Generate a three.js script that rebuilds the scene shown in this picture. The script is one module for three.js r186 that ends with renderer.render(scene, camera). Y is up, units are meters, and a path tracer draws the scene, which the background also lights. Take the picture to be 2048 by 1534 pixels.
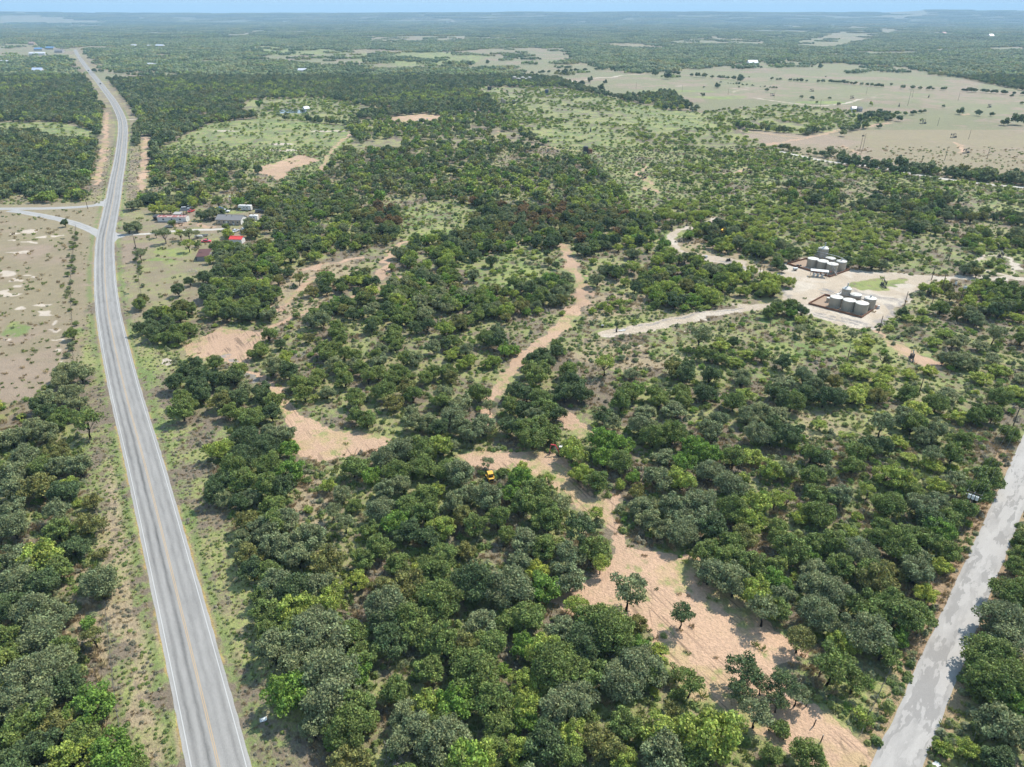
import * as THREE from 'three';
import { mergeGeometries } from 'three/addons/utils/BufferGeometryUtils.js';

// ---------------------------------------------------------------- camera, sky, sun, exposure
const CAM_H = 100, FOCAL = 1418, PITCH = THREE.MathUtils.degToRad(27.6);
const scene = new THREE.Scene();
const camera = new THREE.PerspectiveCamera(2 * Math.atan(767 / FOCAL) * 180 / Math.PI, 2048 / 1534, 1, 40000);
camera.position.set(0, CAM_H, 0);
camera.rotation.set(-PITCH, 0, 0);
camera.updateMatrixWorld();

const SUN = new THREE.Vector3(0.47, 0.80, -0.34).normalize();
{
  const W = 512, H = 256, d = new Float32Array(W * H * 4);
  for (let j = 0; j < H; j++) for (let i = 0; i < W; i++) {
    const el = Math.max(0, Math.sin(((j + 0.5) / H - 0.5) * Math.PI));
    const t = Math.pow(el, 0.62), k = (j * W + i) * 4;
    d[k] = 0.57 * (1 - t) + 0.25 * t; d[k + 1] = 0.69 * (1 - t) + 0.40 * t; d[k + 2] = 0.74 * (1 - t) + 0.64 * t; d[k + 3] = 1;
  }
  const sky = new THREE.DataTexture(d, W, H, THREE.RGBAFormat, THREE.FloatType);
  sky.mapping = THREE.EquirectangularReflectionMapping; sky.magFilter = THREE.LinearFilter; sky.minFilter = THREE.LinearFilter; sky.needsUpdate = true;
  scene.background = sky; scene.environment = sky;
}
const sun = new THREE.DirectionalLight(new THREE.Color().setRGB(1, 0.945, 0.85), 4.3);
sun.position.copy(SUN).multiplyScalar(900).add(new THREE.Vector3(0, 0, -300));
sun.target.position.set(0, 0, -300);
sun.castShadow = true; sun.shadow.mapSize.set(4096, 4096); sun.shadow.radius = 1;
Object.assign(sun.shadow.camera, { left: -500, right: 500, top: 500, bottom: -500, near: 10, far: 2500 });
scene.add(sun, sun.target);
scene.fog = new THREE.FogExp2(new THREE.Color().setRGB(0.50, 0.76, 1.0), 1.0e-4);
const renderer = new THREE.WebGLRenderer({ antialias: true });
renderer.toneMapping = THREE.LinearToneMapping;
renderer.toneMappingExposure = 1.6;
renderer.shadowMap.enabled = true;

// ---------------------------------------------------------------- helpers
let seed = 7;
const rnd = () => { seed = (seed + 0x6D2B79F5) | 0; let t = Math.imul(seed ^ (seed >>> 15), 1 | seed); t = (t + Math.imul(t ^ (t >>> 7), 61 | t)) ^ t; return ((t ^ (t >>> 14)) >>> 0) / 4294967296; };
const rr = (a, b) => a + (b - a) * rnd();
const pick = (a) => a[Math.floor(rnd() * a.length)];
const clamp = (x, a = 0, b = 1) => x < a ? a : x > b ? b : x;
const sstep = (a, b, x) => { const t = clamp((x - a) / (b - a)); return t * t * (3 - 2 * t); };
const lerp = (a, b, t) => a + (b - a) * t;
const lin = (r, g, b) => new THREE.Color().setRGB(r, g, b);
const V = (x, y, z) => new THREE.Vector3(x, y, z);
const cp = Math.cos(PITCH), sp = Math.sin(PITCH);
// a point of the surveyed photograph -> the place on the ground (or on the level y) where it stands
function G(px, py, y = 0) {
  const a = (px - 1024) / FOCAL, b = -(py - 767) / FOCAL;
  let dy = -sp + b * cp; const dz = -cp - b * sp;
  if (dy > -0.004) dy = -0.004;
  const t = (CAM_H - y) / -dy;
  return V(a * t, y, dz * t);
}
const GP = (pts) => { const o = []; for (let i = 0; i < pts.length; i += 2) o.push(G(pts[i], pts[i + 1])); return o; };
// world -> survey coordinates, and metres per survey pixel there
function PX(x, y, z) {
  const ry = y - CAM_H, f = -ry * sp - z * cp, u = ry * cp - z * sp;
  return f > 1 ? [1024 + FOCAL * x / f, 767 - FOCAL * u / f, f / FOCAL] : [-9999, 9999, 1];
}
// value noise on a 256 lattice
const NT = new Float32Array(65536);
for (let i = 0; i < 65536; i++) NT[i] = rnd();
function vn(x, y) {
  const xi = Math.floor(x), yi = Math.floor(y); let fx = x - xi, fy = y - yi;
  fx = fx * fx * (3 - 2 * fx); fy = fy * fy * (3 - 2 * fy);
  const x0 = xi & 255, x1 = (xi + 1) & 255, y0 = (yi & 255) << 8, y1 = ((yi + 1) & 255) << 8;
  const a = NT[y0 + x0], b = NT[y0 + x1], c = NT[y1 + x0], d = NT[y1 + x1];
  return a + (b - a) * fx + (c - a + (a - b - c + d) * fx) * fy;
}
const fbm = (x, y) => 0.5 * vn(x, y) + 0.27 * vn(x * 2.13 + 17.3, y * 2.13 + 5.1) + 0.15 * vn(x * 4.41 + 3.7, y * 4.41 + 41.9) + 0.08 * vn(x * 9.1 + 63.1, y * 9.1 + 9.7);

const usedNames = {};
function numbered(n) { const k = usedNames[n] = (usedNames[n] ?? -1) + 1; return k ? n + '_' + String(k).padStart(3, '0') : n; }
const shade = (m) => { m.castShadow = true; m.receiveShadow = true; return m; };
function tag(o, label, category, group) { o.userData.label = label; o.userData.category = category; if (group) o.userData.group = group; return o; }
function thing(name, label, category, p = [0, 0, 0], turn = 0, group) {
  const o = new THREE.Group(); o.name = numbered(name); scene.add(o);
  o.position.set(p.x ?? p[0], p.y ?? p[1], p.z ?? p[2]); o.rotation.y = turn;
  return tag(o, label, category, group);
}
function part(parent, name, geo, mat) { const m = shade(new THREE.Mesh(geo, mat)); m.name = name; parent.add(m); return m; }
function struct(name, geo, mat) { const m = shade(new THREE.Mesh(geo, mat)); m.name = numbered(name); m.userData.kind = 'structure'; scene.add(m); return m; }
const mat = (r, g, b, rough = 0.85, metal = 0, more = {}) => new THREE.MeshStandardMaterial({ color: lin(r, g, b), roughness: rough, metalness: metal, ...more });
const box = (w, h, d, x = 0, y = 0, z = 0) => new THREE.BoxGeometry(w, h, d).translate(x, y, z);
const cyl = (r0, r1, h, x = 0, y = 0, z = 0, n = 12) => new THREE.CylinderGeometry(r0, r1, h, n).translate(x, y, z);
function bar(a, b, r0, r1 = r0, n = 6) {
  const d = b.clone().sub(a), g = new THREE.CylinderGeometry(r1, r0, d.length(), n);
  g.applyQuaternion(new THREE.Quaternion().setFromUnitVectors(V(0, 1, 0), d.clone().normalize()));
  return g.translate((a.x + b.x) / 2, (a.y + b.y) / 2, (a.z + b.z) / 2);
}
function beam(a, b, w, h = w) {
  const d = b.clone().sub(a), g = new THREE.BoxGeometry(w, d.length(), h);
  g.applyQuaternion(new THREE.Quaternion().setFromUnitVectors(V(0, 1, 0), d.clone().normalize()));
  return g.translate((a.x + b.x) / 2, (a.y + b.y) / 2, (a.z + b.z) / 2);
}
const join = (list) => mergeGeometries(list.map((g) => { const n = g.index ? g.toNonIndexed() : g; for (const k of Object.keys(n.attributes)) if (!['position', 'normal', 'uv'].includes(k)) n.deleteAttribute(k); return n; }));
function inPoly(P, x, z) {
  let c = false;
  for (let i = 0, j = P.length - 1; i < P.length; j = i++) if ((P[i].z > z) !== (P[j].z > z) && x < (P[j].x - P[i].x) * (z - P[i].z) / (P[j].z - P[i].z) + P[i].x) c = !c;
  return c;
}
function distLine(L, x, z) {
  let best = 1e9;
  for (let i = 0; i + 1 < L.length; i++) {
    const ax = L[i].x, az = L[i].z, dx = L[i + 1].x - ax, dz = L[i + 1].z - az, t = clamp(((x - ax) * dx + (z - az) * dz) / (dx * dx + dz * dz));
    const ex = x - ax - dx * t, ez = z - az - dz * t, d = ex * ex + ez * ez; if (d < best) best = d;
  }
  return Math.sqrt(best);
}
const bbox = (P, m = 0) => [Math.min(...P.map((p) => p.x)) - m, Math.max(...P.map((p) => p.x)) + m, Math.min(...P.map((p) => p.z)) - m, Math.max(...P.map((p) => p.z)) + m];
const inBox = (b, x, z) => x > b[0] && x < b[1] && z > b[2] && z < b[3];
function spline(pts, step = 3) {
  const c = new THREE.CatmullRomCurve3(pts, false, 'centripetal'), n = Math.max(8, Math.round(c.getLength() / step));
  return c.getSpacedPoints(n);
}
// ---------------------------------------------------------------- the plan of the place: roads, tracks, clearings, land cover
// terrain: level valley floor, rising to low wooded ridges at the horizon
const RIM = [[-900, 22], [0, 21.6], [110, 23], [230, 24.6], [420, 25.6], [700, 25.4], [860, 24.6], [1000, 24.2], [1050, 23], [1100, 23.8], [1190, 24], [1270, 22.8], [1340, 23.4], [1450, 23.6], [1700, 24.2], [1800, 23], [1850, 20.2], [1900, 19.8], [1955, 21.4], [1995, 20.2], [2048, 20.6], [2300, 21.5], [3000, 22]];
function rimY(px) { for (let i = 1; i < RIM.length; i++) if (px <= RIM[i][0]) { const t = clamp((px - RIM[i - 1][0]) / (RIM[i][0] - RIM[i - 1][0])); return lerp(RIM[i - 1][1], RIM[i][1], t); } return 22; }
function terrain(x, z) {
  const d = -z; if (d < 2200) return 0;
  const px = 1024 + FOCAL * Math.tan(clamp(Math.atan2(x, -z), -1.2, 1.2)) / 1.0 * 1.128;
  const top = CAM_H + (25.7 - rimY(px)) / FOCAL * 12000 * 1.05;
  const k = sstep(8000, 12000, d), roll = sstep(2200, 4200, d);
  return (top - 14) * k * (1 - 0.55 * sstep(12300, 15500, d)) + roll * (fbm(x / 900, z / 900) - 0.5) * 16 * (1 - 0.5 * k);
}

const highway = spline([438 + 46, 1740, 438, 1534, 345, 1150, 290, 930, 247, 768, 216, 620, 209.5, 540, 210.5, 480, 218, 440, 226, 400, 232, 363, 239.5, 323, 244.5, 282, 246, 258, 244, 240, 237, 222, 226, 202, 211, 181.6, 195, 161, 178, 141, 163, 121, 154.7, 109, 150, 99].reduce((a, v, i, s) => (i % 2 ? a : [...a, G(v, s[i + 1])]), []), 4);
const lane = [G(1793, 1534), G(1957, 1150)]; // the pale patched road at right, dead straight
{ const d = lane[1].clone().sub(lane[0]).normalize(); lane[0].addScaledVector(d, -60); lane[1].addScaledVector(d, 150); }
const laneLine = spline(lane, 6);
const sideRoadA = spline(GP([-160, 419, 0, 417.5, 100, 416.5, 170, 413, 206, 408, 224, 404]), 3);
const sideRoadB = spline(GP([20, 421, 52, 425.5, 121, 439, 169, 454, 198, 468, 212, 478]), 3);
const driveway = spline(GP([228, 473, 258, 469.5, 303, 467, 363, 461, 428, 459, 455, 457]), 3);
const farRoad = spline(GP([1560, 303, 1600, 312, 1650, 322, 1750, 334, 1850, 352, 1950, 366, 2100, 380]), 6);

// dirt tracks: [width in metres, kind (0 red earth, 1 pale caliche), survey points]
const TRACKS = [
  [5.2, 0, 1128, 490, 1140, 520, 1152, 552, 1166, 585, 1160, 612, 1128, 648, 1095, 677, 1060, 705, 1030, 738, 1000, 775],
  [3.2, 0, 1000, 775, 984, 812, 968, 850],
  [3.5, 0, 520, 668, 570, 640, 640, 615, 700, 600, 770, 570, 800, 556],
  [3.2, 0, 760, 555, 790, 500, 840, 470], [3, 0, 610, 540, 660, 528, 720, 515], [3, 0, 560, 620, 590, 590, 630, 552],
  [6.5, 1, 1213, 668, 1290, 655, 1400, 632, 1480, 618, 1540, 610],
  [4.2, 1, 1565, 552, 1490, 533, 1430, 516, 1380, 506, 1350, 494, 1339, 478, 1350, 464, 1380, 455, 1410, 449, 1436, 438],
  [10, 1, 1380, 512, 1430, 520, 1490, 536], [8, 1, 1395, 514, 1440, 518, 1480, 526],
  [5.5, 1, 1790, 550, 1860, 557, 1950, 556, 2060, 560],
  [3, 1, 1960, 540, 1990, 545, 2030, 556], [2.4, 1, 1955, 522, 1975, 514, 2010, 514, 2030, 530, 2034, 550],
  [1.1, 0, 1738, 655, 1765, 678, 1800, 692, 1826, 702], [1.1, 0, 1744, 655, 1772, 676, 1810, 690], [7, 0, 1800, 700, 1840, 718, 1862, 733],
  [5, 0, 1530, 290, 1580, 282, 1640, 270, 1690, 258, 1740, 252, 1780, 246], [4, 0, 1485, 262, 1540, 268, 1600, 276],
  [3, 0, 1290, 380, 1300, 368, 1285, 355, 1270, 350, 1290, 338, 1294, 330], [3, 0, 1300, 366, 1310, 384],
  [3, 0, 990, 275, 1000, 268, 997, 262], [3.5, 0, 1450, 348, 1470, 345, 1492, 335], [3, 0, 1060, 288, 1110, 297, 1165, 303, 1200, 307],
  [6, 1, 1120, 165, 1180, 158, 1240, 152, 1290, 147], [4, 1, 1290, 178, 1360, 172, 1410, 167], [4, 1, 1500, 195, 1560, 203, 1630, 211, 1680, 208, 1730, 196, 1770, 188], [3, 1, 1476, 186, 1490, 174, 1536, 168],
  [3, 0, 1690, 292, 1700, 300, 1730, 310], [3, 0, 1910, 285, 1925, 296, 1920, 305], [4, 0, 1925, 230, 1970, 218],
  [5, 0, 292, 275, 288, 330, 284, 380], [4, 0, 214, 225, 212, 260, 204, 320, 192, 370], [3, 0, 320, 118, 345, 106, 350, 100], [3, 0, 165, 108, 115, 114, 90, 112],
  [3.5, 0, 420, 454, 380, 447, 340, 452], [3, 0, 640, 345, 665, 300, 700, 268], [4, 1, 255, 239, 262, 238.6, 268, 238.4],
];
const tracks = TRACKS.map((t) => ({ w: t[0], kind: t[1], line: GP(t.slice(2)) }));
for (const t of tracks) { t.line = spline(t.line, 4); t.bb = bbox(t.line, t.w + 6); }
// clearings: [kind (0 earth, 1 caliche, 2 scraped dry grass), survey polygon]
const CLEARINGS = [
  [0, 352, 700, 400, 678, 445, 655, 500, 662, 540, 668, 512, 700, 500, 735, 545, 770, 572, 800, 610, 835, 680, 858, 782, 872, 765, 896, 690, 914, 655, 924, 600, 918, 585, 880, 566, 830, 535, 785, 488, 740, 430, 718, 380, 716],
  [0, 905, 905, 960, 903, 1020, 903, 1090, 903, 1130, 915, 1150, 945, 1190, 990, 1225, 1000, 1246, 980, 1262, 985, 1240, 1010, 1222, 1030, 1250, 1080, 1330, 1105, 1400, 1125, 1440, 1165, 1500, 1205, 1550, 1255, 1600, 1300, 1570, 1340, 1598, 1388, 1660, 1420, 1720, 1470, 1752, 1520, 1735, 1545, 1650, 1545, 1560, 1500, 1490, 1470, 1440, 1420, 1380, 1400, 1330, 1340, 1330, 1270, 1260, 1235, 1150, 1230, 1095, 1205, 1160, 1165, 1225, 1120, 1212, 1060, 1165, 1020, 1120, 985, 1085, 950, 1000, 942, 930, 930],
  [0, 1118, 815, 1160, 822, 1186, 850, 1190, 872, 1160, 880, 1130, 850],
  [1, 1530, 614, 1562, 598, 1584, 572, 1560, 553, 1570, 530, 1610, 516, 1660, 528, 1700, 540, 1760, 545, 1830, 551, 1880, 556, 1860, 566, 1835, 580, 1805, 610, 1780, 640, 1755, 653, 1715, 657, 1670, 650, 1620, 633, 1560, 620],
  [0, 780, 234, 850, 228, 890, 232, 880, 242, 830, 250, 785, 246], [0, 735, 219, 780, 215, 790, 221, 750, 224],
  [2, 1205, 680, 1290, 690, 1420, 690, 1400, 720, 1310, 735, 1260, 740, 1200, 730, 1140, 720, 1130, 700, 1160, 680],
  [2, 1180, 545, 1280, 570, 1300, 600, 1250, 640, 1180, 640, 1175, 600], [2, 1345, 482, 1420, 480, 1480, 505, 1560, 540, 1540, 545, 1450, 515, 1375, 505],
  [2, 230, 900, 260, 1100, 300, 1300, 345, 1534, 300, 1534, 260, 1380, 215, 1200, 180, 1150], [2, 100, 1150, 165, 1110, 215, 1250, 210, 1330, 160, 1300, 140, 1220],
  [2, 580, 960, 640, 940, 660, 1010, 640, 1080, 590, 1050], [2, 1590, 820, 1680, 830, 1690, 880, 1640, 930, 1580, 880],
  [0, 505, 340, 560, 360, 580, 340, 640, 320, 600, 310], [2, 560, 545, 700, 515, 720, 560, 560, 650, 530, 600],
];
const clearings = CLEARINGS.map((c) => { const P = GP(c.slice(1)); return { kind: c[0], P, bb: bbox(P, 2) }; });
const island = GP([1690, 568, 1712, 560, 1745, 556.5, 1790, 557, 1815, 560, 1795, 574, 1765, 583.5, 1730, 581]);

// land cover, later entries win: W dark wood, M mixed wood, S mesquite thicket, s open shrub, P pasture, O open ground, N surveyed tree by tree, B browned wood
const ZONES = [
  ['N', -30, 615, 2080, 615, 2400, 1000, 2400, 1700, -400, 1700, -400, 900],
  ['M', -2000, 400, 4000, 400, 2400, 640, -400, 640],
  ['W', -900, 150, 90, 125, 135, 165, 170, 195, 207, 213, 192, 270, 190, 330, 186, 372, 180, 396, -900, 400],
  ['s', -60, 246, 110, 244, 190, 262, 190, 286, 120, 284, 60, 268, -60, 262],
  ['W', 215, 150, 320, 140, 520, 140, 760, 222, 520, 236, 430, 243, 340, 285, 290, 300, 266, 240, 240, 190],
  ['P', 180, 142, 255, 140, 300, 150, 292, 158, 230, 160, 198, 163], ['P', 300, 144, 350, 146, 400, 152, 330, 156],
  ['s', 420, 247, 520, 236, 695, 252, 705, 300, 640, 350, 600, 372, 470, 335, 340, 322, 306, 302, 340, 288],
  ['M', 288, 332, 480, 335, 600, 372, 570, 425, 400, 414, 278, 404],
  ['S', 500, 200, 640, 195, 740, 215, 700, 250, 520, 236, 480, 225],
  ['M', 500, 430, 600, 372, 700, 300, 705, 240, 1000, 225, 1180, 300, 1240, 440, 1130, 500, 900, 470, 760, 520, 560, 600],
  ['B', 700, 430, 900, 405, 1250, 430, 1262, 478, 1160, 490, 1080, 470, 900, 440, 760, 500],
  ['s', 800, 415, 900, 400, 960, 420, 930, 470, 860, 490, 790, 470], ['s', 900, 520, 1060, 500, 1120, 520, 1140, 560, 1030, 580, 930, 560],
  ['S', 950, 175, 1120, 175, 1300, 212, 1500, 262, 1560, 300, 1700, 335, 1860, 358, 2400, 400, 2400, 560, 2048, 552, 1850, 548, 1600, 512, 1440, 432, 1270, 440, 1190, 320, 1050, 270],
  ['M', 700, 262, 800, 250, 1000, 260, 1180, 300, 1210, 380, 1150, 420, 900, 400, 760, 360],
  ['M', 1530, 370, 1700, 372, 1960, 402, 1900, 440, 1760, 428, 1560, 410], ['M', 1800, 430, 2100, 420, 2100, 500, 1900, 490, 1780, 460],
  ['s', 1050, 262, 1200, 250, 1290, 290, 1260, 330, 1130, 310], ['s', 1230, 215, 1420, 225, 1440, 258, 1300, 262], ['s', 1180, 320, 1300, 330, 1330, 400, 1270, 430],
  ['P', 1040, 152, 1120, 160, 1230, 196, 1340, 186, 1400, 226, 1480, 236, 1570, 214, 1700, 224, 1790, 238, 1770, 250, 1700, 264, 1620, 272, 1520, 262, 1480, 270, 1560, 298, 1640, 318, 1750, 330, 1900, 348, 2400, 380, 2400, 190, 2048, 183, 1930, 158, 1800, 134, 1560, 122, 1500, 125, 1400, 138, 1260, 150, 1180, 130, 1040, 132],
  ['S', 1400, 226, 1480, 216, 1560, 212, 1700, 220, 1740, 232, 1770, 243, 1700, 258, 1600, 268, 1500, 258, 1410, 240],
  ['P', 480, 119, 620, 100, 760, 112, 1020, 96, 1130, 97, 1150, 118, 1080, 136, 920, 136, 780, 140, 620, 128, 500, 124],
  ['s', 700, 108, 860, 102, 980, 112, 940, 130, 800, 132, 720, 122], ['s', 512, 92, 640, 96, 700, 106, 560, 112, 480, 104],
  ['P', -200, 92, 60, 88, 150, 97, 150, 103, 130, 113, 60, 117, -200, 110],
  ['P', -100, 43, 90, 43, 220, 46, 210, 52, 80, 51, -100, 49], ['P', 285, 62, 352, 64, 350, 69, 300, 68], ['P', 425, 63, 515, 66, 505, 72.5, 432, 73],
  ['P', 1335, 82, 1440, 75, 1540, 82, 1530, 90, 1345, 87], ['P', 1590, 82, 1650, 68, 1740, 60, 1840, 52, 1815, 63, 1740, 80, 1660, 96, 1590, 92],
  ['P', 1755, 40, 1875, 39, 1865, 44, 1755, 44], ['P', 1610, 106, 1690, 108, 1680, 113], ['P', 1690, 104, 1855, 103, 1830, 110, 1740, 112],
  ['P', 730, 77, 860, 70, 1010, 74, 1015, 80, 860, 84, 740, 84], ['P', 870, 44.5, 910, 44, 920, 47, 880, 48], ['P', 1170, 50, 1220, 49, 1226, 52], ['P', 1275, 48, 1310, 48, 1306, 51],
  ['P', 1540, 50, 1600, 49, 1620, 55, 1560, 56], ['P', 1640, 52, 1760, 53, 1740, 57, 1660, 57], ['P', 1960, 96, 2060, 94, 2060, 101, 1990, 103],
  ['P', 0, 410, 185, 403, 205, 412, 215, 470, 200, 500, 150, 730, 60, 800, -700, 900, -700, 420],
  ['O', 243, 412, 420, 420, 530, 420, 545, 440, 500, 455, 470, 485, 420, 545, 405, 620, 262, 640, 236, 480],
];
const zones = ZONES.map((z) => { const P = GP(z.slice(1)); return { c: z[0], P, bb: bbox(P) }; });
function zoneAt(x, z) {
  for (let i = zones.length - 1; i >= 0; i--) if (inBox(zones[i].bb, x, z) && inPoly(zones[i].P, x, z)) return zones[i].c;
  return 'W';
}
const hwBB = bbox(highway, 40), laneBB = bbox(laneLine, 30);
const roads = [[highway, 4.4], [laneLine, 3], [sideRoadA, 3], [sideRoadB, 3], [driveway, 2.2], [farRoad, 3]].map(([line, hw]) => ({ line, hw, bb: bbox(line, 40) }));
// how close the nearest bare or driven surface is: <0 inside it
function bare(x, z, soft = 0) {
  let d = 1e9;
  for (const r of roads) if (inBox(r.bb, x, z)) d = Math.min(d, distLine(r.line, x, z) - r.hw);
  for (const t of tracks) if (inBox(t.bb, x, z)) d = Math.min(d, distLine(t.line, x, z) - t.w / 2);
  for (const c of clearings) if (c.kind < 2 && inBox(c.bb, x, z) && inPoly(c.P, x, z)) d = Math.min(d, -1);
  return d;
}
const verge = (x, z) => inBox(hwBB, x, z) ? distLine(highway, x, z) : 1e9;
// ---------------------------------------------------------------- ground sheet
const SRGB = new Uint8Array(2049);
for (let i = 0; i <= 2048; i++) { const c = i / 2048; SRGB[i] = Math.round(255 * (c <= 0.0031308 ? c * 12.92 : 1.055 * Math.pow(c, 1 / 2.4) - 0.055)); }
const enc = (c) => SRGB[(clamp(c) * 2048) | 0];
const ZC = { W: 'rgb(0,0,255)', B: 'rgb(10,40,200)', M: 'rgb(0,70,190)', S: 'rgb(0,150,90)', s: 'rgb(20,235,10)', P: 'rgb(255,0,0)', O: 'rgb(190,130,0)', N: 'rgb(0,95,120)' };
const SAND = [10, 547, 26, 4, 52, 551, 14, 3, 28, 560, 18, 3, 42, 571, 16, 2, 10, 588, 22, 8, 87, 626, 17, 5, 79, 610, 12, 4, 38, 617, 12, 3, 106, 642, 10, 5, 103, 660, 9, 6, 115, 676, 5, 5, 54, 463, 14, 4, 24, 468, 14, 2, 81, 474, 14, 2.5, 108, 472, 10, 1.4, 60, 485, 24, 2, 40, 503, 26, 2, 15, 482, 8, 2, 87, 558, 8, 2, 70, 555, 8, 2, 17, 675, 9, 5, 120, 700, 6, 6, 1272, 690, 10, 2.5, 1382, 662, 10, 2, 330, 725, 14, 8, 128, 720, 5, 3, 570, 300, 30, 2, 450, 262, 26, 1.6, 660, 262, 40, 1.5, 560, 288, 25, 2];
const LUSH = [290, 740, 24, 22, 165, 658, 18, 6, 371, 1046, 17, 36, 32, 658, 26, 12, 325, 521, 30, 7, 345, 870, 8, 10, 240, 560, 5, 30, 1560, 640, 70, 12, 1700, 690, 70, 14, 1330, 700, 40, 10, 1250, 640, 50, 8, 900, 470, 60, 12, 1040, 540, 60, 10, 1160, 560, 40, 18, 1330, 470, 60, 8, 1620, 700, 90, 14, 1790, 680, 30, 14, 1250, 580, 80, 10, 392, 1220, 14, 60, 310, 860, 10, 40, 300, 700, 8, 30, 1400, 600, 90, 9, 1300, 215, 50, 3, 1450, 195, 60, 3, 1640, 205, 60, 3, 1350, 182, 60, 3, 600, 250, 70, 4, 540, 300, 60, 6, 420, 1420, 8, 40, 450, 425, 40, 2, 345, 505, 40, 8];
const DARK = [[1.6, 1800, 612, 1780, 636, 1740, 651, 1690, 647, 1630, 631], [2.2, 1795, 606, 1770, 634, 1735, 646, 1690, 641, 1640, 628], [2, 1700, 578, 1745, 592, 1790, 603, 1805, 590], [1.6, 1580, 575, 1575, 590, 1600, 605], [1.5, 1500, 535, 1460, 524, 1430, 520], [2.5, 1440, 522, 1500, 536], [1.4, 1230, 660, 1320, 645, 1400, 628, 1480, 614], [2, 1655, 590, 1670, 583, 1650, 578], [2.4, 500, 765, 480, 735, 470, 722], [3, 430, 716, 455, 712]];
function masks(x0, z0, size) { // three mask canvases over a square of ground
  const N = 1024, k = N / size, out = [];
  const X = (p) => (p.x - x0) * k, Y = (p) => (p.z - z0) * k;
  const path = (c, P) => { c.beginPath(); P.forEach((p, i) => (i ? c.lineTo(X(p), Y(p)) : c.moveTo(X(p), Y(p)))); };
  const blob = (c, px, py, rx, ry) => { const P = []; for (let i = 0; i < 20; i++) { const a = i / 20 * 6.283, q = 0.7 + 0.5 * vn(px + Math.cos(a) * 2.2, py + Math.sin(a) * 2.2); P.push(G(px + rx * q * Math.cos(a), py + ry * q * Math.sin(a))); } path(c, P); c.fill(); };
  for (let m = 0; m < 3; m++) {
    const cv = document.createElement('canvas'); cv.width = cv.height = N; const c = cv.getContext('2d');
    c.fillStyle = m === 1 ? ZC.W : '#000'; c.fillRect(0, 0, N, N); c.lineJoin = c.lineCap = 'round';
    if (m === 0) {
      for (const e of clearings) { c.fillStyle = ['#f00', '#0f0', '#00f'][e.kind]; path(c, e.P); c.closePath(); c.fill(); }
      for (const t of tracks) { c.strokeStyle = ['#f00', '#0f0'][t.kind]; c.lineWidth = Math.max(0.8, t.w * k); path(c, t.line); c.stroke(); }
      c.fillStyle = '#000'; path(c, island); c.closePath(); c.fill();
    } else if (m === 1) {
      for (const z of zones) { c.fillStyle = ZC[z.c]; path(c, z.P); c.closePath(); c.fill(); }
    } else {
      c.globalCompositeOperation = 'lighter';
      c.fillStyle = '#0f0'; for (let i = 0; i < SAND.length; i += 4) blob(c, SAND[i], SAND[i + 1], SAND[i + 2], SAND[i + 3]);
      c.fillStyle = '#00f'; for (let i = 0; i < LUSH.length; i += 4) blob(c, LUSH[i], LUSH[i + 1], LUSH[i + 2], LUSH[i + 3]);
      c.fillStyle = '#00f'; path(c, island); c.closePath(); c.fill();
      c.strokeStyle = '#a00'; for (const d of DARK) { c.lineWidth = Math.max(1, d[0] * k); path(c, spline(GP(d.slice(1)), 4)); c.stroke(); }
      c.strokeStyle = '#f00'; c.globalAlpha = 0.5;
    }
    out.push(c.getImageData(0, 0, N, N).data);
  }
  return out;
}
const streakDir = (() => { const d = G(1550, 1300).sub(G(1240, 1040)).normalize(); return [d.x, d.z]; })();
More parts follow.
